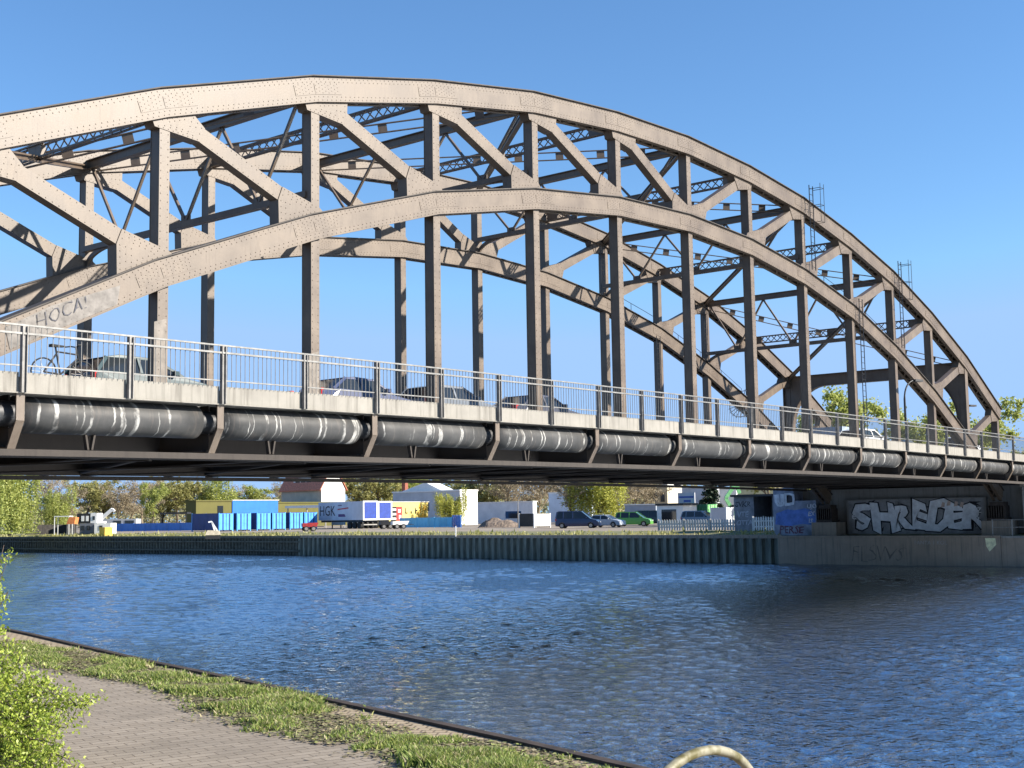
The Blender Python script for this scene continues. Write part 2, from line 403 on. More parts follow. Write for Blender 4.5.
for i in range(-2, 13):
    if i == 5: continue
    sg = 1 if i < 5 else -1; j = i+sg
    A = Vector((X(i)+0.1, zu(i)-0.12)); B = Vector((X(j)+0.1, zl(j)+0.25)); u = (B-A).normalized(); n = Vector((-u.y, u.x)); L = (B-A).length; hd = 0.225
    m = MB()
    q0, q1 = A+u*0.5, B-u*0.4
    m.prism([tuple(q0+n*hd), tuple(q1+n*hd), tuple(q1-n*hd), tuple(q0-n*hd)], 'y', 0.075, 0.42)
    if i < 8:
        for t in range(int(L/0.2)):
            if 1.6 < t*0.2 < L-1.6:
                for s_ in (-1, 1):
                    c = A+u*(t*0.2)+n*(s_*(hd-0.05)); m.rivet(c.x, 0.075, c.y)
    near_parts.append(m.build('diagonal', STEEL, bridge))
    # gussets
    small = abs(i-5) >= 5
    t1 = min(1.35, L*0.27); t2 = min(1.5, L*0.28); oy = 0 if sg > 0 else 0.004
    ex = 1.45 if not small else 0.95
    g = MB(); xa = X(i)+sg*ex
    pl = hull([(X(i)-sg*0.24, zu(i)-HU/2-0.30), (X(i)-sg*0.35, chord_z(UPP, X(i)-sg*0.45)-HU/2+0.12), (xa, chord_z(UPP, xa)-HU/2+0.1)] + [tuple(A+u*t1+n*hd), tuple(A+u*t1-n*hd)])
    g.prism(pl, 'y', 0.045+oy, 0.46+oy)
    cx = sum(p[0] for p in pl)/len(pl); cz = sum(p[1] for p in pl)/len(pl)
    def riv(g, pl):
        cx = sum(p[0] for p in pl)/len(pl); cz = sum(p[1] for p in pl)/len(pl)
        for sc in (0.86, 0.62, 0.38):
            q = [(cx+(p[0]-cx)*sc, cz+(p[1]-cz)*sc) for p in pl]
            for a, b in zip(q, q[1:]+q[:1]):
                L_ = math.hypot(b[0]-a[0], b[1]-a[1]); k = max(1, int(L_/0.16))
                for t in range(k): g.rivet(a[0]+(b[0]-a[0])*t/k, 0.045, a[1]+(b[1]-a[1])*t/k)
    riv(g, pl); near_parts.append(g.build('gusset_plate', STEEL, bridge))
    if abs(j-5) < 7:
        g = MB(); xb = X(j)-sg*1.35
        pl = hull([(X(j)+sg*0.5, chord_z(LOP, X(j)+sg*0.5)+HL/2-0.1), (X(j)+sg*0.24, zl(j)+HL/2+0.25), (X(j)-sg*0.2, zl(j)+HL/2+0.3), (xb, chord_z(LOP, xb)+HL/2-0.1), tuple(B-u*t2+n*hd), tuple(B-u*t2-n*hd)])
        g.prism(pl, 'y', 0.045+oy, 0.46+oy); riv(g, pl); near_parts.append(g.build('gusset_plate', STEEL, bridge))
# graffiti tag on the near lower chord near the deck
gm = MB(); xg = X(-1)+2.55; zg = chord_z(LOP, xg); dxg = Vector((P, 0, zl(0)-zl(-1))).normalized(); upg = Vector((-dxg.z, 0, dxg.x))
o_ = Vector((xg, 0, zg))
gm.add([o_-upg*0.33-dxg*1.7-Vector((0, .014, 0)), o_-upg*0.33+dxg*1.6-Vector((0, .014, 0)), o_+upg*0.1+dxg*1.9-Vector((0, .014, 0)), o_+upg*0.27-dxg*0.2-Vector((0, .014, 0)), o_+upg*0.2-dxg*1.6-Vector((0, .014, 0))], [(0, 1, 2, 3, 4)], 1)
text_mb(gm, 'HOCA!', o_-dxg*0.85-upg*0.14, dxg, upg, 0.5, (0, -1, 0), 0.034, -0.012, 0.35, 0, 0.0, 1.0, 0.12)
gm.build('graffiti', [plain('spray_black', (0.06, 0.06, 0.075), 0.7), plain('spray_white', (0.19, 0.172, 0.155), 0.8, 0, 0.35, 4)], bridge)
gm = MB()
for xw, z0, z1 in ((X(0)+0.03, 5.9, 9.0), (X(1)+0.05, 7.2, 8.6)): gm.add([(xw-0.2, 0.058, z0), (xw+0.19, 0.058, z0), (xw+0.19, 0.058, z1), (xw-0.2, 0.058, z1-0.12)], [(0, 1, 2, 3)])
gm.build('paint_patch', plain('overpaint', (0.20, 0.175, 0.15), 0.8, 0, 0.3, 4), bridge)
for o in near_parts:
    c = o.copy(); col.objects.link(c); c.parent = bridge; c.location = (0, YF, 0)

YM = (TW+YF)/2
def flip(y): return 2*YM-y
# sway frames across the roadway
for i in (1, 3, 5, 7, 9):
    x = X(i); zt = zu(i)-0.15; zb = zl(i)+1.05; m = MB()
    ya, yb = 0.3, YF+0.25
    m.box(x-0.12, x+0.12, ya, yb, zt+0.14, zt+0.17); m.box(x-0.12, x+0.12, ya, yb, zt-0.17, zt-0.14); m.box(x-0.02, x+0.02, ya, yb, zt-0.14, zt+0.14)
    m.box(x-0.11, x+0.11, ya, yb, zb-0.1, zb+0.1)
    D = yb-ya; tops = [0.04, 0.345, 0.655, 0.96]; bots = [0.19, 0.5, 0.81]
    for k in range(3):
        for t in (tops[k], tops[k+1]): m.beam((x, ya+D*bots[k], zb+0.08), (x, ya+D*t, zt-0.15), 0.09, 0.09)
        m.box(x-0.015, x+0.015, ya+D*bots[k]-0.25, ya+D*bots[k]+0.25, zb+0.05, zb+0.32)
    fr = m.build('sway_frame', STEEL, bridge)
    for sgn in (0, 1):
        kb = MB(); pts = []
        for k in range(11):
            a = k/10*math.pi/2; yy = 0.5+1.6*(1-math.cos(a)); zz = zl(i)+0.35+(zb-zl(i)-0.40)*math.sin(a)
            pts.append((x, flip(yy) if sgn else yy, zz))
        for p, q in zip(pts[:-1], pts[1:]): kb.beam(p, q, 0.16, 0.10, up=(1, 0, 0))
        kb.build('knee_brace', STEEL, fr)
# lattice struts at the panels between
def lattice(mb, p, q, h, step=0.42):
    p, q = Vector(p), Vector(q); d = q-p; L = d.length; d.normalize(); up = Vector((0, 0, 1)); up = (up-d*up.dot(d)).normalized(); sd = d.cross(up)
    for e in (-1, 1):
        mb.beam(p+up*(e*h/2)-sd*0.09, q+up*(e*h/2)-sd*0.09, 0.07, 0.05); mb.beam(p+up*(e*h/2)+sd*0.09, q+up*(e*h/2)+sd*0.09, 0.07, 0.05)
    k = int(L/step)
    for j in range(k):
        for e in (-1, 1):
            a = p+d*(L*j/k); b = p+d*(L*(j+1)/k)
            mb.beam(a-up*(e*h/2)+sd*(0.05*e), b+up*(e*h/2)+sd*(0.05*e), 0.014, 0.05)
    for f in (0.06, 0.5, 0.94):
        c = p+d*(L*f); mb.beam(c-d*0.35, c+d*0.35, 0.16, h+0.02)
for i in (0, 2, 4, 6, 8, 10):
    m = MB(); lattice(m, (X(i), 0.3, zu(i)-0.18), (X(i), YF+0.25, zu(i)-0.18), 0.42); m.build('lattice_strut', STEEL, bridge)
for i in (-1, 1, 3, 5, 7, 9):
    m = MB(); m.beam((X(i), 0.3, zu(i)-0.1), (X(i+2), YF+0.25, zu(i+2)-0.1), 0.2, 0.05); m.beam((X(i), 0.3, zu(i)-0.25), (X(i+2), YF+0.25, zu(i+2)-0.25), 0.2, 0.05)
    m.beam((X(i), 0.3, zu(i)-0.17), (X(i+2), YF+0.25, zu(i+2)-0.17), 0.03, 0.14); m.build('lateral_brace', STEEL, bridge)
    m = MB(); a = Vector((X(i), YF+0.25, zu(i)-0.2)); b = Vector((X(i+2), 0.3, zu(i+2)-0.2)); v = Vector((0, 0, 0.17)); d = b-a
    m.beam(a+v, b+v, 0.12, 0.03); m.beam(a-v, b-v, 0.12, 0.03)
    for k in range(1, 9): c = a+d*(k/9); e = d.normalized()*0.17; m.beam(c-e, c+e, 0.03, 0.36)
    m.build('batten_brace', STEEL, bridge)
# portal frames at both ends
for i in (-1, 11):
    x = X(i); zt = zu(i)+0.02; zb = zt-0.78; z0 = zd(x)-0.9; ya, yb = 0.03, YF+0.52; r = 2.5
    inner = [(ya+0.62, z0)]
    for k in range(13):
        a = k/12*math.pi/2; inner.append((ya+0.62+r*(1-math.cos(a)), zb-r*1.15*(1-math.sin(a))))
    inner += [(ya+yb-y, z) for y, z in inner[::-1]]
    m = MB(); outer = [(ya, z0)] + [(ya, zt-0.02*k) for k in range(0, 1)]
    n = len(inner); h2 = n//2
    for (pl, s_) in ((inner[:h2], 0), (inner[h2:], 1)):
        pass
    # web as a row of quads between inner curve and outer outline
    web = []
    def outer_of(p):
        y, z = p
        if y < ya+0.63: return (ya, z)
        if y > yb-0.63: return (yb, z)
        return (y, zt)
    quads = []
    pts = inner; ou = []
    for k, p in enumerate(pts):
        f = k/(n-1)
        ou.append(None)
    corner = [(ya, z0)] + [(ya, z0+(zt-z0)*min(1, k/7)) for k in range(1, 8)] + [(ya+(yb-ya)*0.055*k, zt) for k in range(1, 6)]
    corner = corner[:13]+[(ya+(yb-ya)*0.31, zt)]
    ou = corner+[(ya+yb-y, z) for y, z in corner[::-1]]
    for k in range(n-1):
        q = [inner[k], inner[k+1], ou[k+1], ou[k]]
        vs = [(x-0.03, *p) for p in q]+[(x+0.03, *p) for p in q]
        m.add(vs, [(0, 1, 2, 3), (7, 6, 5, 4), (0, 4, 5, 1), (2, 6, 7, 3)])
    for k in range(n-1):
        a, b = inner[k], inner[k+1]; m.beam((x, *a), (x, *b), 0.46, 0.03, up=(1, 0, 0)) if False else m.beam((x, *a), (x, *b), 0.03, 0.46, up=(1, 0, 0))
    m.box(x-0.23, x+0.23, ya, yb, zt-0.03, zt)
    m.box(x-0.23, x+0.23, ya-0.02, ya+0.02, z0, zt-0.04); m.box(x-0.23, x+0.23, yb-0.02, yb+0.02, z0, zt-0.04)
    m.build('portal_frame', STEEL, bridge)

# deck -----------------------------------------------------------------
XA, XB = -66.0, 77.0
NODE = [X(i) for i in range(-7, 20)]
def along(y0, y1, a0, a1, name, mat, xa=XA, xb=XB, parent=None, step=P):
    n = int(round((xb-xa)/step)); pts = [(xa+(xb-xa)*k/n, zd(xa+(xb-xa)*k/n)) for k in range(n+1)]
    return MB().strip(pts, y0, y1, a0, a1).build(name, mat, parent or bridge)
along(0.8, flip(0.8), -0.42, -0.16, 'road_slab', ASPH)
for s_ in (0, 1):
    f = (lambda a, b: (a, b)) if not s_ else (lambda a, b: (flip(b), flip(a)))
    along(*f(-2.575, -0.12), -0.30, -0.11, 'walkway_slab', CONC)
    along(*f(0.72, 0.797), -0.42, 0.02, 'kerb_beam', CONC)
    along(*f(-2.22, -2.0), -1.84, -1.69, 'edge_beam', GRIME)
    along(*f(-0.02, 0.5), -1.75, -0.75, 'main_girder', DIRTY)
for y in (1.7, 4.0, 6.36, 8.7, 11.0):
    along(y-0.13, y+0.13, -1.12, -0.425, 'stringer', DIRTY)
for x in NODE:
    m = MB(); z = zd(x)
    m.box(x-0.02, x+0.02, -2.1, flip(-2.1), z-1.60, z-0.47); m.box(x-0.16, x+0.16, -2.0, flip(-2.0), z-1.64, z-1.603); m.box(x-0.14, x+0.14, 0.9, flip(0.9), z-0.466, z-0.43)
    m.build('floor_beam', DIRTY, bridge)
for k, x in enumerate(NODE[:-1]):
    m = MB(); z, z2 = zd(x), zd(x+P)
    m.beam((x, 0.4, z-1.68), (x+P, flip(0.4), z2-1.68), 0.16, 0.05); m.beam((x, flip(0.4), z-1.76), (x+P, 0.4, z2-1.76), 0.16, 0.05)
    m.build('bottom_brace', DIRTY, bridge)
for x in NODE:
    z = zd(x); m = MB()
    for s_ in (0, 1):
        Y = (lambda y: flip(y)) if s_ else (lambda y: y)
        pts = [(-2.545, z-0.475), (-2.545, z-1.08), (-2.12, z-1.80)]
        if s_ == 0: m = MB()
        else: m = MB()
        for a, b in zip(pts[:-1], pts[1:]):
            m.beam((x, Y(a[0]), a[1]), (x, Y(b[0]), b[1]), 0.20, 0.045, up=(0, -1, 0) if abs(a[0]-b[0]) < .01 else (0, 0, 1))
        m.prism([(Y(-2.52), z-0.48), (Y(-2.52), z-1.08), (Y(-2.14), z-1.72), (Y(-0.05), z-1.58), (Y(-0.05), z-1.30), (Y(-1.6), z-1.34), (Y(-2.3), z-1.2), (Y(-2.49), z-0.85), (Y(-2.4), z-0.48)], 'x', x-0.012, x+0.012)
        m.build('walkway_bracket', STEEL, bridge)

# railings: fascia panels, posts, handrails and balusters
H = P/2
posts_x = [XA+H*k for k in range(int((XB-XA)/H)+1)]
rail_root = MB()
n = len(posts_x); ctr = [(x, zd(x)) for x in posts_x]
rail_root.strip(ctr, -2.66, -2.61, 1.025, 1.065); rail_root.strip(ctr, -2.70, -2.635, 0.83, 0.875); rail_root.strip(ctr, -2.655, -2.615, 0.125, 0.155)
railing = rail_root.build('railing', RAILM, bridge)
for k, x in enumerate(posts_x):
    m = MB(); z = zd(x); m.box(x-0.065, x-0.045, -2.715, -2.60, z-0.46, z+1.02); m.box(x+0.045, x+0.065, -2.715, -2.60, z-0.46, z+1.02); m.box(x-0.045, x+0.045, -2.668, -2.655, z-0.46, z+1.02)
    m.box(x-0.10, x+0.10, -2.72, -2.70, z-0.44, z-0.02) if False else None
    m.build('railing_post', RAILP, railing)
    if k < n-1:
        b = MB(); f = MB()
        for j in range(1, 19):
            xx = x+H*j/19; zz = zd(xx); b.box(xx-0.0065, xx+0.0065, -2.643, -2.63, zz-0.03, zz+1.03)
        b.build('baluster_row', BALU, railing)
        z2 = zd(x+H)
        f.strip([(x+0.075, zd(x+0.075)), (x+H-0.075, zd(x+H-0.075))], -2.60, -2.45, -0.445, -0.005)
        f.build('fascia_panel', FASCIA, bridge)
along(-2.64, -2.3, -0.475, -0.448, 'fascia_ledge', FASCIA)
fr = copy_tree(railing, bridge); fr.matrix_local = Matrix(((1, 0, 0, 0), (0, -1, 0, 2*YM), (0, 0, 1, 0), (0, 0, 0, 1)))
along(flip(-2.45), flip(-2.6), -0.475, -0.005, 'fascia_panel', FASCIA)

# ladders and inspection rails
def ladder(p, q, side, name='ladder', w=0.4, cage=0.0):
    p, q, sd = Vector(p), Vector(q), Vector(side).normalized()*(w/2); m = MB(); L = (q-p).length
    m.tube([p-sd, q-sd], 0.025, 5); m.tube([p+sd, q+sd], 0.025, 5)
    k = int(L/0.3)
    for j in range(k): c = p+(q-p)*((j+0.5)/k); m.tube([c-sd, c+sd], 0.014, 4)
    if cage:
        out = Vector((0, -1, 0))*cage
        for j in range(3): c = p+(q-p)*(0.55+0.2*j); m.tube([c-sd, c-sd+out, c+sd+out, c+sd], 0.015, 4)
        for e in (-1, 1): m.tube([p+(q-p)*0.55+sd*e+out, q+sd*e+out], 0.015, 4)
    return m.build(name, DARKM, bridge)
for i in (7, 9):
    x = X(i)+0.55; zt = chord_z(UPP, x)
    ladder((x, -0.22, chord_z(LOP, x)+0.5), (x, -0.22, zt+1.15), (1, 0, 0), cage=0.6)
ladder((X(8)+0.55, -0.2, zd(X(8))+0.0), (X(8)+0.55, -0.2, chord_z(LOP, X(8)+0.55)+0.9), (1, 0, 0))
for i in (7, 9):
    x = X(i)-0.6; ladder((x, YF-0.2, chord_z(LOP, x)+0.3), (x, YF-0.2, chord_z(UPP, x)-0.5), (1, 0, 0))
ladder((X(8)-0.6, YF-0.2, zd(X(8))+1.2), (X(8)-0.6, YF-0.2, chord_z(LOP, X(8)-0.6)-0.3), (1, 0, 0))
for y0 in (0, YF):
    m = MB(); pts = []
    for k in range(13):
        x = X(7)+0.6+k*(P*3-1.2)/12; z = chord_z(LOP, x)+HL/2; pts.append((x, y0+0.5, z+0.75))
        if k % 2 == 0: m.tube([(x, y0+0.5, z-0.02), (x, y0+0.5, z+0.75)], 0.018, 4)
    m.tube(pts, 0.018, 4); m.build('inspection_rail', DARKM, bridge)
# anti-climb ring on the far lower chord
m = MB(); xg = X(10)-0.9; zg = chord_z(LOP, xg); r0, r1 = 0.55, 0.95
c0 = Vector((xg, YF+0.27, zg)); ax = Vector((1, 0, (zl(10)-zl(9))/P)).normalized(); e1 = Vector((0, 1, 0)); e2 = ax.cross(e1)
ring = [c0+(e1*math.cos(t)+e2*math.sin(t))*r1 for t in [2*math.pi*k/24 for k in range(25)]]
m.tube(ring, 0.03, 5, False); ring2 = [c0+(e1*math.cos(t)+e2*math.sin(t))*r0 for t in [2*math.pi*k/24 for k in range(25)]]
m.tube(ring2, 0.025, 5, False)
for k in range(20):
    t = 2*math.pi*k/20; d = e1*math.cos(t)+e2*math.sin(t); m.beam(c0+d*0.4, c0+d*1.05, 0.05, 0.012, up=ax)
m.build('climb_guard', plain('guard_grey', (0.5, 0.5, 0.47), 0.5), bridge)
m = MB(); m.box(X(0)-4.6, X(0)-3.9, 5.6, 5.9, zu(0)-1.1, zu(0)-0.85); m.box(X(0)-4.3, X(0)-4.2, 5.72, 5.78, zu(0)-0.85, zu(0)-0.2); m.build('light_fitting', WHITE, bridge)
# bearings
for xb in (X(12), X(-2)):
    for y in (0.275, YF+0.275):
        m = MB(); m.box(xb-0.5, xb+0.5, y-0.45, y+0.45, 3.70, 3.95); m.box(xb-0.65, xb+0.65, y-0.6, y+0.6, 2.72, 2.9)
        for k in range(-3, 4): m.box(xb-0.55, xb+0.55, y+k*0.16-0.03, y+k*0.16+0.03, 2.9, 3.7)
        m.build('bearing', RUST, bridge)

# ------------------------------------------------------------------ pipeline under the walkway
pipe = thing('pipeline', 'thick dark insulated pipe with white bands slung under the walkway of the bridge', 'pipe')
yc, rp = -2.02, 0.42
pts = [(x, yc, zd(x)-0.90) for x in NODE]
MB().tube(pts, 0.30, 16).build('pipe', DARKM, pipe, smooth=True)
for a, b in zip(NODE[:-1], NODE[1:]):
    xs = [a+0.13+(b-0.42-a-0.13)*k/6 for k in range(7)]
    o = MB().tube([(x, yc, zd(x)-0.90) for x in xs], rp, 28).build('pipe_sleeve', PIPE, pipe)
    for p_ in o.data.polygons: p_.use_smooth = len(p_.vertices) == 4
    m = MB(); xm = (a+b)/2-0.7; z = zd(xm); m.beam((xm-0.05, yc-.05, z-1.67), (xm-0.12, yc-.05, z-1.3), 0.05, 0.12); m.beam((xm+0.05, yc-.05, z-1.67), (xm+0.12, yc-.05, z-1.3), 0.05, 0.12)
    m.build('pipe_support', GRIME, pipe)

# ------------------------------------------------------------------ ground, water, quays
def sheet(name, poly, z, mat, kind='structure', label=None):
    return tag(MB().add([(x, y, z) for x, y in poly], [tuple(range(len(poly)))]).build(name, mat), label, None, None, kind)
import numpy as np
def river():
    rg = np.random.default_rng(4)
    na, nr = 760, 1300
    az = YAW+np.radians(np.linspace(-42, 44, na)); r = 5.0*np.exp(np.linspace(0, math.log(240/5.0), nr))
    Rr, Az = np.meshgrid(r, az, indexing='ij'); x = CAM.x+Rr*np.sin(Az); y = CAM.y+Rr*np.cos(Az)
    wind = math.radians(-50)
    def field(n, l0, l1, slope, spread, seed):
        g = np.random.default_rng(seed); z = np.zeros_like(x); s_ = slope*math.sqrt(2/n)
        for k in range(n):
            lam = math.exp(g.uniform(math.log(l0), math.log(l1))); th = wind+g.normal(0, spread); kx, ky = 2*math.pi/lam*math.sin(th), 2*math.pi/lam*math.cos(th)
            fade = 1/(1+(Rr*0.003/(lam*0.3))**4)      # leave out waves finer than the mesh can carry
            z += fade*s_*lam/(2*math.pi)*np.sin(kx*x+ky*y+g.uniform(0, 6.283))
        return z
    gust = np.zeros_like(x); g = np.random.default_rng(9)
    for k in range(10):
        lam = g.uniform(9, 40); th = g.uniform(0, 6.283); gust += np.sin(2*math.pi/lam*(math.sin(th)*x+1.6*math.cos(th)*y)+g.uniform(0, 6.283))
    gust = np.clip(0.82+0.16*gust, 0.3, 1.35)
    z = -0.2+gust*(field(44, 0.25, 0.8, 0.15, 0.9, 1)+field(26, 0.8, 2.2, 0.03, 0.7, 2)+np.clip((Rr-28)/45, 0, 1)*field(40, 0.8, 2.4, 0.10, 0.9, 5))
    vs = np.stack([x, y, z], -1).reshape(-1, 3)
    idx = np.arange(nr*na).reshape(nr, na)
    q = np.stack([idx[:-1, :-1], idx[:-1, 1:], idx[1:, 1:], idx[1:, :-1]], -1).reshape(-1, 4)
    base = np.array([(-60, -1500, -0.33), (70, -1500, -0.33), (70, 2500, -0.33), (-60, 2500, -0.33)]); n0 = len(vs)
    me = bpy.data.meshes.new('river_water'); nv = n0+4; nf = len(q)+1
    me.vertices.add(nv); me.vertices.foreach_set('co', np.concatenate([vs, base]).ravel())
    loops = np.concatenate([q[:, ::-1].ravel(), np.arange(n0, n0+4)]); me.loops.add(len(loops)); me.loops.foreach_set('vertex_index', loops)
    me.polygons.add(nf); me.polygons.foreach_set('loop_start', np.arange(nf)*4); me.polygons.foreach_set('loop_total', np.full(nf, 4))
    me.polygons.foreach_set('use_smooth', np.ones(nf, bool)); me.materials.append(WATER); me.update(); me.validate()
    o = bpy.data.objects.new('river_water', me); col.objects.link(o); tag(o, 'rippled blue river', None, None, 'structure')
river()
GZ = 2.02
def gz(x, y): return 1.74+(GZ-1.74)*min(1, max(0, (x-qx(y)-0.3)/6.2))
LOT = m_ground('gravel_lot', [(0.3, (0.16, 0.125, 0.095)), (0.6, (0.30, 0.25, 0.19)), (0.8, (0.22, 0.19, 0.12))], 0.12)
VERGE = m_ground('verge_soil', [(0.3, (0.10, 0.115, 0.04)), (0.55, (0.17, 0.165, 0.07)), (0.8, (0.22, 0.18, 0.12))], 0.35)
def qx(y):                                  # front of the far quay
    if y < 15.4: return 36.4
    return 37.1+0.1*(min(y, 85)-15.4)
fy_ = [-1500, 15.4, 15.5, 40, 60, 85, 160, 2500]
sheet('far_ground', [(qx(y)+6.5, y) for y in fy_]+[(6000, 2500), (6000, -1500)], GZ, LOT)
m = MB(); k = len(fy_)
m.add([(qx(y)+0.25, y, 1.74) for y in fy_]+[(qx(y)+6.5, y, GZ) for y in fy_]+[(qx(y)+9.5, y, GZ+0.006) for y in fy_], [(r*k+j, r*k+j+1, (r+1)*k+j+1, (r+1)*k+j) for r in (0, 1) for j in range(k-1)])
tag(m.build('grass_verge', VERGE), None, None, None, 'structure')
# steel sheet piling of the far quay
m = MB(); y = 15.6; pts = []; yj = 74.0
while y < yj:
    x = qx(y); pts += [(x, y), (x, y+0.26), (x+0.32, y+0.40), (x+0.32, y+0.66)]; y += 0.8
vs = [(a, b, -1.0) for a, b in pts]+[(a, b, 1.78) for a, b in pts]; k = len(pts)
PILE = NT('sheet_pile_steel'); f2 = PILE.noise(PILE.coord(scale=(3, 3, 0.5)), 1.2, 5)
PILE.bump(PILE.noise(PILE.coord(), 14, 3), 0.2, 0.02)
PILE = PILE.set(PILE.mix(PILE.ramp(f2, [(0.35, 0.0), (0.7, 1.0)]), (0.075, 0.085, 0.065), (0.20, 0.215, 0.17)), 0.6, 0.1)
m.add(vs, [(j, j+1, k+j+1, k+j) for j in range(k-1)])
pl = thing('sheet_pile_wall', 'blue-grey corrugated steel sheet pile quay wall on the far bank', 'quay wall')
m.build('piling', PILE, pl, fix=False)
m = MB(); m.add([(qx(y)-0.02+dx, y, z) for y in (15.45, 40, yj) for dx, z in ((0, 1.60), (0, 1.86), (0.55, 1.86))], [(0, 3, 4, 1), (1, 4, 5, 2), (3, 6, 7, 4), (4, 7, 8, 5)]); m.build('cap_beam', CONCD, pl, fix=False)
m = MB(); pts = []; y = yj
while y < 230:
    x = qx(y)+0.05; pts += [(x, y), (x, y+0.2), (x+0.16, y+0.28), (x+0.16, y+0.48)]; y += 0.56
vs = [(a, b, -1.0) for a, b in pts]+[(a, b, 1.72) for a, b in pts]; k = len(pts); m.add(vs, [(j, j+1, k+j+1, k+j) for j in range(k-1)])
tw = thing('timber_quay_wall', 'dark old piled quay wall with rails left of the blue-grey sheet piles', 'quay wall')
DPILE = plain('dark_piles', (0.08, 0.08, 0.06), 0.85, 0, 0.5, 3, 0.2)
m.build('piling', DPILE, tw, fix=False)
m = MB()
for z0, z1 in ((0.15, 0.33), (1.1, 1.26), (1.55, 1.8)): m.strip([(0, 0), (1, 0)], 0, 0.01, 0, 0.01) if False else m.add([(qx(y)-dx, y, z) for y in (yj, 85, 230) for dx, z in ((0.14, z0), (0.14, z1), (-0.5, z1))], [(0, 3, 4, 1), (1, 4, 5, 2), (3, 6, 7, 4), (4, 7, 8, 5)])
m.build('waler', DPILE, tw, fix=False)
# concrete quay and abutment under the bridge
cq = thing('concrete_quay_wall', 'stained concrete quay wall under the end of the bridge', 'quay wall')
m = MB(); m.box(36.4, 37.6, -0.4, 15.4, -1.5, 1.66); m.build('quay_block', CONCD, cq)
m = MB(); m.box(36.35, 37.7, -0.43, 15.43, 1.665, 1.78); m.build('coping', CONCD, cq)
m = MB(); text_mb(m, 'FANTA 1 KOL', (36.39, 5.3, 1.2), (0, -1, 0), (0, 0, 1), 0.36, (-1, 0, 0), 0.006, 0, 0.1); m.build('graffiti', plain('chalk', (0.33, 0.32, 0.30), 0.8), cq)
m = MB(); text_mb(m, 'FLSWS', (36.39, 9.9, 0.15), (0, -1, 0), (0, 0, 1), 1.3, (-1, 0, 0), 0.004, -0.03, 0.2, 0, 0.0, 1.0, 0.25); m.build('graffiti', plain('faded_black_tag', (0.17, 0.14, 0.11), 0.85), cq)
cq2 = thing('lower_quay_wall', 'concrete quay wall right of the bridge end below the steel railing', 'quay wall')
m = MB(); m.box(36.5, 37.6, -60, -0.42, -1.5, 1.60); m.build('quay_block', CONCD, cq2); m = MB(); m.box(36.42, 37.7, -60, -0.47, 1.604, 1.74); m.build('coping', CONC, cq2)
ab = thing('abutment', 'dark concrete bridge abutment with a long grey graffiti mural', 'abutment')
m = MB(); m.box(39.9, 42.5, -2.4, 15.2, 1.0, 5.05); m.box(39.5, 39.897, 1.45, 11.45, 1.2, 4.30); m.build('front_wall', CONC, ab)
m = MB(); m.box(42.51, 84, -2.0, 14.7, 1.0, 5.0); m.build('side_wall', CONC, ab)
for y in (0.275, YF+0.275): m = MB(); m.box(37.75, 39.3, y-0.95, y+0.95, 1.0, 2.716); m.build('bearing_pedestal', CONCD, ab)
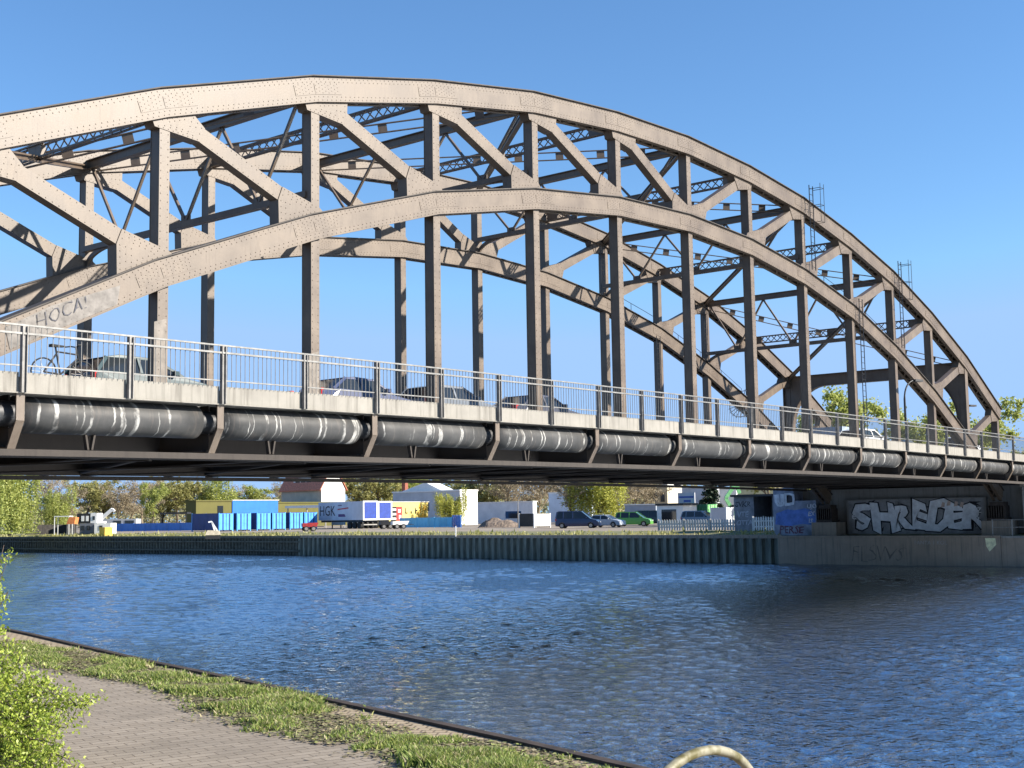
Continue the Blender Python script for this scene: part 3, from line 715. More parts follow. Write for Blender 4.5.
# mural
def mural():
    m = MB(); xs = 39.495
    m.add([(xs, 11.3, 1.9), (xs, 1.6, 1.9), (xs, 1.6, 4.22), (xs, 11.3, 4.22)], [(0, 1, 2, 3)], 0)
    word = 'SHREDER'; y = 11.0
    for k, ch in enumerate(word):
        ang = [0.16, -0.10, 0.10, -0.14, 0.12, -0.10, 0.16][k]; sz = [3.0, 2.7, 2.6, 2.5, 2.6, 2.4, 2.4][k]; zz = [2.02, 2.3, 2.15, 2.4, 2.2, 2.35, 2.15][k]; shv = [0.3, -0.1, 0.2, -0.15, 0.25, -0.1, 0.15][k]
        for off_, dp_, mi_ in ((0.24, 0.003+0.0015*k, 1), (0.155, 0.018+0.001*k, 2)):
            text_mb(m, ch, (xs, y, zz), (0, -0.92, 0), (0, 0, 0.88), sz, (-1, 0, 0), dp_, off_, shv, mi_, ang, 1.0, 0.17)
        y -= [1.5, 1.42, 1.32, 1.22, 1.32, 1.2, 1.2][k]
    rn = random.Random(3)
    for k in range(26):                       # arrows and shards around the letters
        yy = rn.uniform(2.0, 10.9); z = rn.choice([rn.uniform(2.1, 2.5), rn.uniform(3.6, 4.0)]); a = rn.uniform(0, 6.28); s = rn.uniform(0.25, 0.5)
        q = [(yy+s*math.cos(a+t)*f, z+0.6*s*math.sin(a+t)*f) for t, f in ((0, 1.5), (2.2, 0.6), (3.1, 0.3), (4.0, 0.6))]
        q2 = [(yy+(p[0]-yy)*0.7, z+(p[1]-z)*0.7) for p in q]
        m.add([(xs-0.0018-0.00005*k, *p) for p in q], [(0, 1, 2, 3)], 1); m.add([(xs-0.0024-0.00003*k, *p) for p in q2], [(0, 1, 2, 3)], [1, 0, 1, 2][k % 4])
    text_mb(m, 'ENZ', (xs, 2.75, 3.25), (0, -1, 0), (0, 0, 1), 0.5, (-1, 0, 0), 0.03, 0.01, 0.1, 2); text_mb(m, 'RG', (xs, 2.6, 2.8), (0, -1, 0), (0, 0, 1), 0.5, (-1, 0, 0), 0.03, 0.01, 0.1, 2)
    text_mb(m, 'e', (xs, 11.1, 2.9), (0, -1, 0), (0, 0, 1), 0.8, (-1, 0, 0), 0.03, 0.01, 0.1, 2)
    for k, (yy, z) in enumerate(((4.4, 3.85), (4.0, 3.95), (3.5, 3.9), (3.1, 3.85))): m.add([(xs-0.033, yy+0.14, z-0.2), (xs-0.033, yy-0.12, z-0.18), (xs-0.033, yy-0.16, z+0.1), (xs-0.033, yy+0.02, z+0.16)], [(0, 1, 2, 3)], 3)
    return m.build('mural', [plain('mural_grey', (0.26, 0.255, 0.25), 0.8, 0, 0.45, 1.5), plain('mural_black', (0.012, 0.012, 0.016), 0.8), plain('mural_silver', (0.84, 0.83, 0.82), 0.6, 0, 0.25, 2), plain('mural_peach', (0.6, 0.45, 0.36), 0.7), plain('mural_mid_grey', (0.45, 0.46, 0.49), 0.7, 0, 0.5, 2.5)], ab, fix=False)
mural()
# blue painted wing wall
wm = thing('wing_wall', 'blue painted concrete wing wall with white graffiti beside the far bearing', 'wall')
m = MB(); m.box(38.4, 40.2, 13.3, 15.05, 1.2, 4.30); m.box(38.4, 40.2, 15.053, 16.7, 1.2, 5.27); m.build('wall_block', plain('blue_wall', (0.24, 0.27, 0.34), 0.8, 0, 0.45, 1.2), wm)
WG = [plain('spray_blue', (0.10, 0.19, 0.50), 0.7, 0, 0.35, 2), plain('spray_pale', (0.6, 0.62, 0.66), 0.7), plain('spray_ink', (0.02, 0.02, 0.03)), plain('spray_maroon', (0.14, 0.05, 0.08), 0.7)]
q = [(16.6, 2.6), (15.5, 2.45), (14.4, 2.62), (13.4, 2.5), (13.35, 3.3), (13.7, 3.62), (14.2, 3.75), (15.0, 3.62), (15.6, 3.7), (16.5, 3.4)]
m = MB(); m.add([(38.394, *p) for p in q], [tuple(range(10))], 0); m.build('painted_field', WG, wm, fix=False)
for ch, yy, zz, an in (('U', 16.45, 3.98, 0.12), ('D', 15.75, 4.12, -0.05)):
    m = MB(); text_mb(m, ch, (38.39, yy, zz), (0, -1, 0), (0, 0, 1), 0.95, (-1, 0, 0), 0.004, 0.15, 0.0, 1, an, 1.0, 0.12)
    text_mb(m, ch, (38.39, yy, zz), (0, -1, 0), (0, 0, 1), 0.95, (-1, 0, 0), 0.007, -0.045, 0.0, 2, an, 1.0, 0.12); m.build('graffiti', WG, wm, fix=False)
for tx, yy, zz, sz_, mi_ in (('PERSE', 16.3, 1.95, 0.75, 3), ('UJO', 14.0, 3.75, 0.42, 1), ('EX', 13.95, 3.2, 0.42, 1), ('IS', 13.9, 2.7, 0.42, 1)):
    m = MB(); text_mb(m, tx, (38.39, yy, zz), (0, -1, 0), (0, 0, 1), sz_, (-1, 0, 0), 0.004, 0.01, 0.1, mi_, 0.0, 1.0, 0.14); m.build('graffiti', WG, wm, fix=False)
nw = thing('side_wing_wall', 'grey concrete wing wall at the right edge behind the quay railing', 'wall')
m = MB(); m.box(38.3, 46, -5.0, -1.35, 1.0, 4.9); m.build('wall_block', CONC, nw)
m = MB(); m.box(38.2, 46.1, -5.1, -1.25, 4.904, 5.05); m.build('coping', CONCD, nw)
m = MB(); m.add([(36.392, 0.55, 1.62), (36.392, -0.1, 1.62), (36.392, -0.15, 1.2), (36.392, 0.3, 0.75), (36.392, 0.5, 1.1)], [(0, 1, 2, 3, 4)]); m.build('painted_sun_patch', plain('pale_yellow_sunlight', (0.7, 0.68, 0.42), 0.7, 0, 0.3, 5), cq)  # sunlit spot on the quay corner, painted on as a pale yellow patch
# quay railing on the right
qr = thing('quay_railing', 'short grey steel railing on the quay right of the mural', 'railing', (36.75, 0.15, 1.80))
for k in range(6): m = MB(); m.box(-0.03, 0.03, -k*1.25-0.03, -k*1.25+0.03, -0.06, 1.02); m.build('post', GALV, qr)
for z in (0.98, 0.5): m = MB(); m.tube([(-0.0, 0.0, z), (0, -6.3, z)], 0.03, 6); m.build('rail', GALV, qr)
# left (near) abutment
ab2 = thing('near_abutment', 'concrete abutment carrying the near end of the bridge', 'abutment')
m = MB(); m.box(-43, -39.9, -2.4, 15.2, 1.0, 5.05); m.build('front_wall', CONC, ab2); m = MB(); m.box(-68, -43.01, -2.0, 14.7, 1.0, 5.0); m.build('side_wall', CONC, ab2)
for y in (0.275, YF+0.275): m = MB(); m.box(-39.3, -37.75, y-0.95, y+0.95, 1.0, 2.716); m.build('bearing_pedestal', CONCD, ab2)

# near bank ---------------------------------------------------------------
NZ = 1.90
EDGE = [(-42.9, -60), (-42.6, -34), (-42.2, -28.5)] + [tuple(ground(x, y, 1.9)[:2]) for x, y in ((700, 786), (612, 766), (506, 741), (448, 728.5), (341, 705), (256, 685.5), (150, 663.5), (27.5, 635))] + [(-36.3, -5), (-35.2, 0), (-35, 6), (-35, 400)]
def off(pts, d):
    o = []
    for k in range(len(pts)):
        a = Vector(pts[max(k-1, 0)]); b = Vector(pts[min(k+1, len(pts)-1)]); t = (b-a).normalized(); o.append((pts[k][0]-t.y*d, pts[k][1]+t.x*d))
    return o
PATH = m_paver('path_pavers', 0.20, 0.10, (0.24, 0.198, 0.15), (0.305, 0.255, 0.198), (0.13, 0.10, 0.07), R(17), 0.006, 0.6)
COPE = m_paver('coping_setts', 0.10, 0.10, (0.32, 0.25, 0.165), (0.38, 0.30, 0.20), (0.15, 0.11, 0.07), R(60), 0.01, 0.3)
e1 = off(EDGE, 0.04)
sheet('riverside_path', [(-400, -60)]+e1+[(-400, 400)], NZ, PATH)
strip_in = off(EDGE, 0.04); strip_out = off(EDGE, 0.6)
m = MB(); k = len(EDGE)
m.add([(x, y, NZ+0.005) for x, y in strip_in]+[(x, y, NZ+0.005) for x, y in strip_out], [(j, j+1, k+j+1, k+j) for j in range(k-1)])
tag(m.build('quay_paving', COPE), None, None, None, 'structure')
kz = thing('near_quay_wall', 'near quay wall with a dark rusty steel edge along the path', 'quay wall')
def ribbon(mb, a, b, z0, z1, z2=None):
    k = len(a); mb.add([(x, y, z0) for x, y in a]+[(x, y, z1) for x, y in b], [(j, j+1, k+j+1, k+j) for j in range(k-1)])
m = MB(); a = off(EDGE, -0.05); b = off(EDGE, 0.035)
ribbon(m, a, a, 0.0, NZ+0.03); ribbon(m, a, b, NZ+0.03, NZ+0.03); ribbon(m, b, b, NZ+0.03, NZ-0.2); m.build('edge_beam', RUST, kz)
m = MB(); a = off(EDGE, 0.0); ribbon(m, a, a, -1.5, NZ-0.1); m.build('piling', DPILE, kz)

# grass along the near quay
def inpoly(x, y, p):
    c = False; j = len(p)-1
    for i in range(len(p)):
        if (p[i][1] > y) != (p[j][1] > y) and x < (p[j][0]-p[i][0])*(y-p[i][1])/(p[j][1]-p[i][1])+p[i][0]: c = not c
        j = i
    return c
G1 = [(5, 640), (28, 645), (75, 652), (120, 661), (160, 671), (187, 681), (220, 677), (256, 688), (301, 696), (338, 711), (361, 726), (388, 733), (376, 737), (351, 744), (306, 743), (256, 727), (232, 720), (185, 698), (150, 686), (100, 676), (47, 668), (20, 662)]
G2 = [(373, 748), (381, 737), (431, 742), (471, 739), (512, 748), (562, 762), (600, 775), (570, 800), (470, 800), (416, 762)]
gr = MB(); rn = random.Random(21)
from mathutils import noise as mno
for G, n in ((G1, 42000), (G2, 24000)):
    poly = [tuple(ground(x, y, NZ)[:2]) for x, y in G]
    xs = [p[0] for p in poly]; ys = [p[1] for p in poly]; cnt = 0; tries = 0
    while cnt < n and tries < n*30:
        tries += 1; x = rn.uniform(min(xs), max(xs)); y = rn.uniform(min(ys), max(ys))
        nz = mno.noise((x*2.2, y*2.2, 0.3)); jx, jy = x+0.26*mno.noise((x*4, y*4, 2))+rn.gauss(0, 0.05), y+0.26*mno.noise((x*4, y*4, 7))+rn.gauss(0, 0.05)
        if not inpoly(jx, jy, poly): continue
        if rn.random() > 0.38+1.6*nz: continue
        cnt += 1
        h = (0.022+0.045*rn.random()**1.5)*(0.7+1.3*max(0, nz)); a = rn.uniform(0, 6.28); wd = rn.uniform(0.005, 0.011); l = h*rn.uniform(0.2, 0.9); b = rn.uniform(0, 6.28)
        dx, dy = wd*math.cos(a), wd*math.sin(a); lx, ly = l*math.cos(b), l*math.sin(b)
        gr.add([(x-dx, y-dy, NZ), (x+dx, y+dy, NZ), (x+dx*.7+lx*.4, y+dy*.7+ly*.4, NZ+h*.6), (x-dx*.7+lx*.4, y-dy*.7+ly*.4, NZ+h*.6), (x+lx, y+ly, NZ+h)], [(0, 1, 2, 3), (3, 2, 4)])
tag(gr.build('grass', BLADE, fix=False), 'tufted fresh grass between the path and the quay edge', None, None, 'stuff')
soil = MB(); rn = random.Random(61)
for G, n in ((G1, 26000), (G2, 9000)):
    poly = [tuple(ground(x, y, NZ)[:2]) for x, y in G]; xs = [p[0] for p in poly]; ys = [p[1] for p in poly]; cnt = 0
    for _ in range(n*12):
        if cnt >= n: break
        x = rn.uniform(min(xs), max(xs)); y = rn.uniform(min(ys), max(ys)); jx, jy = x+rn.gauss(0, 0.13)+0.2*mno.noise((x*3, y*3, 5)), y+rn.gauss(0, 0.13)+0.2*mno.noise((x*3, y*3, 8))
        if not inpoly(jx, jy, poly): continue
        cnt += 1; s_ = rn.uniform(0.006, 0.028); a = rn.uniform(0, 6.28); z = NZ+0.007+rn.random()*0.012; k = rn.uniform(-.3, .3)
        ca, sa = s_*math.cos(a), s_*math.sin(a); soil.add([(x-ca, y-sa, z), (x+sa*.7, y-ca*.7, z+s_*k), (x+ca, y+sa, z), (x-sa*.7, y+ca*.7, z+s_*abs(k))], [(0, 1, 2, 3)])
def m_litter():
    n = NT('verge_litter'); g = n.add('NewGeometry'); n.set(n.ramp(g.outputs['Random Per Island'], [(0.0, (0.08, 0.07, 0.035)), (0.4, (0.17, 0.14, 0.08)), (0.7, (0.20, 0.23, 0.06)), (0.9, (0.30, 0.24, 0.14)), (1.0, (0.36, 0.32, 0.2))]), 0.9); return n.m
tag(soil.build('verge_litter', m_litter(), fix=False), 'soil crumbs, moss and dead leaves around the grass strip', None, None, 'stuff')
# ladder hoop at the quay edge
HOOP = NT('mossy_galvanised'); hf = HOOP.noise(HOOP.coord(), 9, 5)
HOOP = HOOP.set(HOOP.mix(HOOP.ramp(hf, [(0.42, 0.0), (0.6, 1.0)]), (0.26, 0.24, 0.17), (0.10, 0.085, 0.025)), 0.6, 0.1)
hp = thing('ladder_hoop', 'mossy galvanised hoop handrail of the quay ladder in the foreground', 'handrail')
def hoop(cx, cy, rx, rz_, top):
    pts = [(cx-rx, cy, NZ-0.02)]+[(cx-rx*math.cos(t), cy, top-rz_+rz_*math.sin(t)) for t in [math.pi*k/18 for k in range(19)]]+[(cx+rx, cy, -0.6)]
    MB().tube(pts, 0.027, 10).build('hoop', HOOP, hp, smooth=True)
hoop(-42.2, -25.33, 0.62, 0.36, 2.285)

# ------------------------------------------------------------------ foliage
def rnd_dir(rn):
    while True:
        v = Vector((rn.uniform(-1, 1), rn.uniform(-1, 1), rn.uniform(-1, 1)))
        if 0.05 < v.length < 1: return v.normalized()
def leafquad(mb, c, s, rn, el=1.4):
    n = rnd_dir(rn); a = n.cross(rnd_dir(rn))
    if a.length < 0.01: return
    a.normalize(); b = n.cross(a)
    mb.add([c-a*(s*el/2), c+b*(s*.4), c+a*(s*el/2), c-b*(s*.4)], [(0, 1, 2, 3)])
PROTO = {}
def proto_tree(kind, var, nleaf, ls):
    key = (kind, var)
    if key in PROTO: return PROTO[key]
    rn = random.Random(hash(kind) % 1000 if False else sum(map(ord, kind))*7+var)
    t = MB(); cr = MB()
    top = 0.86 if kind != 'conifer' else 0.98
    lean = [(0, 0, 0)]+[(rn.uniform(-.02, .02)*k, rn.uniform(-.02, .02)*k, top*k/5) for k in range(1, 6)]
    t.tube(lean, [0.026, 0.02, 0.016, 0.011, 0.007, 0.003], 7)
    tips = []
    if kind == 'conifer':
        for k in range(26):
            z = 0.1+0.88*k/26; L = 0.27*(1-z)+0.02
            for j in range(6):
                a = rn.uniform(0, 6.28); e = Vector((L*math.cos(a), L*math.sin(a), z-0.25*L)); t.tube([(0, 0, z), e], [0.004, 0.001], 3)
                for q in range(int(nleaf/156)):
                    f = rn.uniform(0.15, 1); leafquad(cr, Vector((0, 0, z)).lerp(e, f)+rnd_dir(rn)*0.02, ls, rn)
    else:
        nb = 13 if kind != 'bare' else 18
        for k in range(nb):
            z = rn.uniform(0.22, 0.75); a = k*2.4+rn.uniform(-.4, .4); L = rn.uniform(0.2, 0.34)*(1.25-abs(z-0.5)); rise = rn.uniform(0.4, 1.1)
            b0 = Vector((0, 0, z)); b1 = b0+Vector((math.cos(a)*L*.55, math.sin(a)*L*.55, L*rise*.6)); b2 = b1+Vector((math.cos(a+.3)*L*.5, math.sin(a+.3)*L*.5, L*rise*.5))
            t.tube([b0, b1, b2], [0.010, 0.006, 0.002], 5); tips += [(b1, 0.10), (b2, 0.12)]
            for s_ in range(5 if kind != 'bare' else 9):
                f = rn.uniform(0.3, 1); p = b0.lerp(b1, f) if rn.random() < .4 else b1.lerp(b2, f); d = rnd_dir(rn); d.z = abs(d.z)*0.9+0.1
                e = p+d*rn.uniform(0.08, 0.17); t.tube([p, e], [0.003, 0.0012], 3); tips.append((e, 0.075))
                if kind == 'bare':
                    for _ in range(7):
                        g = p.lerp(e, rn.uniform(.3, 1)); t.tube([g, g+(rnd_dir(rn)+Vector((0, 0, .5)))*rn.uniform(.03, .07)], [0.0016, 0.0006], 3)
        tips.append((Vector((0, 0, 0.9)), 0.08))
        for q in range(nleaf):
            c, r_ = rn.choice(tips); g = rn.gauss(0, 0.55); d = rnd_dir(rn)
            p = c+d*(abs(g)*r_)
            if kind in ('willow', 'bushy'): p.z -= rn.random()**1.5*0.55; p.z = max(p.z, 0.04)
            leafquad(cr, p, ls*rn.uniform(.6, 1.3), rn)
    PROTO[key] = (t, cr); return PROTO[key]
KM = {'green': LEAF_G, 'bushy': LEAF_G, 'olive': LEAF_O, 'bare': LEAF_B, 'conifer': LEAF_D, 'willow': LEAF_Y}
KN = {'green': (17000, .023), 'bushy': (19000, .022), 'olive': (12000, .026), 'bare': (3600, .018), 'conifer': (6200, .034), 'willow': (16000, .023)}
TREE_SRC = {}
def tree(kind, var, loc, h, wid, label, group=None, rz=0.0, name=None):
    key = (kind, var)
    root = thing(name or {'conifer': 'conifer_tree', 'bare': 'bare_tree', 'willow': 'willow_tree'}.get(kind, 'leafy_tree'), label, 'tree', loc, rz, group)
    root.scale = (h*wid, h*wid, h)
    if key not in TREE_SRC:
        t, cr = proto_tree(kind, var, *KN[kind])
        TREE_SRC[key] = (t.build('trunk', BARK if kind != 'bare' else LEAF_B, root, fix=False), cr.build('crown', KM[kind], root, fix=False))
    else:
        for s_ in TREE_SRC[key]: c = s_.copy(); col.objects.link(c); c.parent = root
    return root
exec_trees = [
 # kind, variant, px, depth, height, width factor, label, group
 ('bushy', 0, 10, 165, 8.0, 1.2, 'big fresh green tree at the left edge on the far bank', None),
 ('bushy', 1, -12, 160, 9.5, 1.2, 'fresh green tree cut by the left edge of the picture', None),
 ('bare', 0, 46, 260, 11.2, 1.1, 'tall bare brown tree left of the grey container stack', None),
 ('bushy', 2, 55, 220, 7.0, 1.1, 'small bright green tree behind the white canopy frame', None),
 ('bare', 1, 66, 270, 8.6, 1.2, 'lower bare tree right of the small bright green tree', None),
 ('olive', 0, 88, 300, 10.8, 1.2, 'olive tree straight above the grey container stack', None),
 ('olive', 1, 103, 310, 11.0, 1.2, 'half leafed tree above the white boom', None),
 ('bare', 0, 119, 300, 9.6, 1.3, 'brown half bare trees behind the blue fence', 'half bare trees behind the blue fence'),
 ('bare', 1, 131, 305, 10.2, 1.2, 'brown half bare trees behind the blue fence', 'half bare trees behind the blue fence'),
 ('bare', 2, 143, 310, 10.8, 1.2, 'brown half bare trees behind the blue fence', 'half bare trees behind the blue fence'),
 ('green', 1, 153, 290, 9.3, 0.85, 'slim bright green tree above the blue fence', None),
 ('olive', 2, 162, 330, 10.3, 1.2, 'olive tree left of the olive green building', None),
 ('olive', 0, 177, 320, 11.4, 1.25, 'tall olive tree touching the left end of the olive green building', None),
 ('bare', 2, 190, 330, 10.6, 1.2, 'bare tree above the left corner of the olive green building', None),
 ('bushy', 0, 211, 330, 11.6, 1.6, 'wide domed green tree above the olive green building', None),
 ('bare', 1, 226, 345, 10.5, 1.2, 'bare tree between the domed tree and the blue building', None),
 ('green', 0, 249, 360, 9.8, 1.4, 'dark rounded tree above the blue building', None),
 ('olive', 1, 272, 370, 10.3, 1.6, 'rounded olive tree left of the red roofed house', None),
 ('bare', 0, 289, 330, 10.0, 1.1, 'bare grey tree against the left side of the red roofed house', None),
 ('olive', 2, 357, 320, 11.4, 1.5, 'rounded olive tree right of the white house gable', None),
 ('olive', 0, 378, 310, 11.2, 1.4, 'olive tree left of the dark green trees behind the trailers', None),
 ('green', 1, 400, 330, 12.0, 1.2, 'green tree behind the left end of the grey building', None),
 ('green', 2, 424, 345, 13.0, 1.2, 'green tree over the pale pitched roof', None),
 ('willow', 0, 451, 205, 5.3, 1.2, 'small weeping yellow-green tree in front of the grey building', None),
 ('olive', 1, 470, 330, 13.0, 1.4, 'olive tree over the white end of the grey building', None),
 ('olive', 2, 492, 320, 12.5, 1.4, 'olive tree over the long low wall left of the lamp', None),
 ('bare', 0, 508, 290, 11.6, 1.3, 'bare trees behind the long low wall', 'bare trees behind the long low wall'),
 ('bare', 1, 523, 300, 12.0, 1.3, 'bare trees behind the long low wall', 'bare trees behind the long low wall'),
 ('bare', 2, 540, 300, 12.0, 1.3, 'bare trees behind the long low wall', 'bare trees behind the long low wall'),
 ('bare', 0, 552, 310, 12.2, 1.3, 'bare trees behind the long low wall', 'bare trees behind the long low wall'),
 ('bare', 2, 571, 215, 8.6, 1.25, 'dark bare tree left of the yellow-green willow', None),
 ('willow', 1, 597, 215, 9.0, 1.5, 'wide yellow-green willow above the dark blue van', None),
 ('bare', 1, 620, 225, 9.2, 1.3, 'brown trees right of the willow above the green car', 'brown trees above the green car'),
 ('bare', 0, 636, 230, 9.4, 1.3, 'brown trees right of the willow above the green car', 'brown trees above the green car'),
 ('bare', 2, 648, 235, 9.5, 1.3, 'brown trees right of the willow above the green car', 'brown trees above the green car'),
 ('olive', 1, 664, 330, 12.4, 1.3, 'olive tree above the cream house', None),
 ('conifer', 0, 711, 230, 8.7, 1.3, 'dark conifer behind the green skip', None),
 ('olive', 2, 748, 300, 11.5, 1.5, 'olive tree above the graffiti covered shed', None),
 # beyond the bridge deck on the right
 ('green', 0, 838, 145, 13.2, 0.95, 'bright green tree standing behind the bridge portal', None),
 ('green', 2, 808, 150, 9.8, 0.8, 'small green tree behind the railing left of the portal tree', None),
 ('olive', 0, 768, 165, 10.0, 0.9, 'dull green tree behind the railing beside the climb guard', None),
 ('green', 1, 927, 140, 11.2, 0.8, 'green tree behind the curved lamp post', None),
 ('green', 2, 968, 150, 13.0, 1.1, 'wide bright green tree under the end of the bridge arch', None),
 ('green', 0, 1012, 165, 8.0, 1.0, 'low green tree at the right edge behind the railing', None),
]
for k, (kd, vr, px, dp, h, wf, lb, gp) in enumerate(exec_trees):
    tree(kd, vr, at(px, dp, GZ), h, wf, lb, gp, rz=k*1.7)

# far-off wood closing the view behind the lots
wm_ = MB(); rn = random.Random(77)
for k in range(26000):
    px = rn.uniform(-120, 800); dp = rn.uniform(380, 430); h = 6.2+2.6*mno.noise((px*0.03, 0, 3))+1.8*mno.noise((px*0.11, 0, 9))+0.004*max(0, px-60)*1.0
    c = at(px, dp, GZ+rn.uniform(0.0, 1.0)**0.75*h); leafquad(wm_, c, rn.uniform(0.5, 1.2), rn)
tag(wm_.build('far_woods', m_leaf('far_wood_leaves', (0.22, 0.21, 0.11), (0.44, 0.41, 0.22), 0.8, 0.4), fix=False), 'far-off olive brown wood closing the view behind the industrial lots', None, None, 'stuff')
# foreground shrub
def shrub():
    root = thing('shrub', 'leafy bright green shrub at the left edge of the path', 'shrub', tuple(ground(-55, 768, NZ)))
    base = Vector(root.location); st = MB(); lv = MB(); rn = random.Random(8)
    targets = []
    def tp(px, py, d): return CAM+ray(px, py)*d-base
    for px, py, d in ((75, 703, 8.6), (88, 705, 8.5), (55, 690, 8.5), (46, 682, 8.9), (66, 728, 8.2), (60, 745, 8.0), (70, 760, 7.9), (14, 655, 8.8), (4, 640, 9.0), (20, 668, 8.7), (7, 562, 9.2), (8, 592, 9.2), (4, 545, 9.2), (2, 610, 9.1), (40, 715, 8.3), (18, 700, 8.4), (32, 740, 8.2), (10, 740, 8.1), (50, 775, 7.9), (25, 770, 7.9), (-15, 650, 8.6), (-30, 630, 8.8), (-40, 690, 8.3), (-20, 740, 8.0), (0, 685, 8.5), (5, 715, 8.2), (-60, 650, 8.6), (-80, 700, 8.3), (60, 790, 7.8), (20, 800, 7.8), (-30, 800, 7.8), (28, 722, 8.5), (52, 735, 8.5), (30, 690, 8.9), (10, 675, 9.0), (30, 755, 8.5), (46, 755, 8.3)):
        targets.append(tp(px, py, d))
    for t in targets:
        t0 = Vector((rn.uniform(-.15, .15), rn.uniform(-.15, .15), 0)); mid = t0.lerp(t, 0.5)+Vector((0, 0, 0.22))
        pts = [t0*(1-s)**2+mid*2*s*(1-s)+t*s*s for s in [k/8 for k in range(9)]]
        st.tube(pts, [0.010-0.001*k for k in range(9)], 5)
        for k in range(32 if t.z < 0.95 else 12):
            s = rn.uniform(0.35, 1.0); q = t0*(1-s)**2+mid*2*s*(1-s)+t*s*s
            e = q+rnd_dir(rn)*rn.uniform(0.05, 0.2)
            st.tube([q, e], [0.003, 0.0015], 3)
            for j in range(22):
                c = q.lerp(e, rn.uniform(.15, 1.1))+rnd_dir(rn)*0.04; leafquad(lv, c, rn.uniform(0.012, 0.024), rn, 1.5)
    st.build('stem', BARK, root, fix=False); lv.build('foliage', LEAF_S, root, fix=False)
shrub()

# ------------------------------------------------------------------ vehicles
def wheel(parent, x, y, r=0.31, wd=0.2):
    m = MB(); m.tube([(x, y-wd/2, r), (x, y+wd/2, r)], r, 18); t = m.build('wheel', BLACK, parent)
    m = MB(); s = -1 if y < 0 else 1
    m.tube([(x, y+s*(wd/2+0.003), r), (x, y+s*(wd/2+0.02), r)], r*0.62, 12); m.build('rim', GALV, t)
CARS = {   # length, width, height, profile of body (x, z), glass polygon
 'hatch': (4.0, 1.72, 1.45, [(0.0, 0.35), (0.02, 0.85), (0.10, 0.95), (2.85, 0.95), (3.75, 0.80), (3.98, 0.62), (4.0, 0.35)], [(0.08, 0.94), (0.45, 1.36), (0.9, 1.45), (2.0, 1.43), (2.95, 0.94)]),
 'sedan': (4.5, 1.76, 1.43, [(0.0, 0.38), (0.03, 0.88), (0.85, 0.98), (3.2, 0.93), (4.25, 0.78), (4.48, 0.6), (4.5, 0.36)], [(0.55, 0.95), (1.25, 1.38), (1.7, 1.43), (2.5, 1.4), (3.35, 0.92)]),
 'van': (4.9, 1.9, 1.92, [(0.0, 0.4), (0.02, 1.05), (0.1, 1.12), (3.75, 1.1), (4.65, 0.92), (4.88, 0.7), (4.9, 0.38)], [(0.05, 1.11), (0.18, 1.84), (0.4, 1.92), (2.9, 1.9), (3.95, 1.08)]),
 'mpv': (4.4, 1.8, 1.75, [(0.0, 0.38), (0.02, 0.98), (0.1, 1.06), (3.35, 1.04), (4.15, 0.88), (4.38, 0.66), (4.4, 0.38)], [(0.05, 1.05), (0.2, 1.66), (0.45, 1.75), (2.5, 1.73), (3.5, 1.02)]),
 'pickup': (5.0, 1.85, 1.75, [(0.0, 0.45), (0.02, 1.0), (2.0, 1.02), (3.75, 1.06), (4.75, 0.95), (4.98, 0.75), (5.0, 0.42)], [(1.95, 1.01), (2.05, 1.68), (2.25, 1.75), (3.1, 1.73), (3.85, 1.05)]),
}
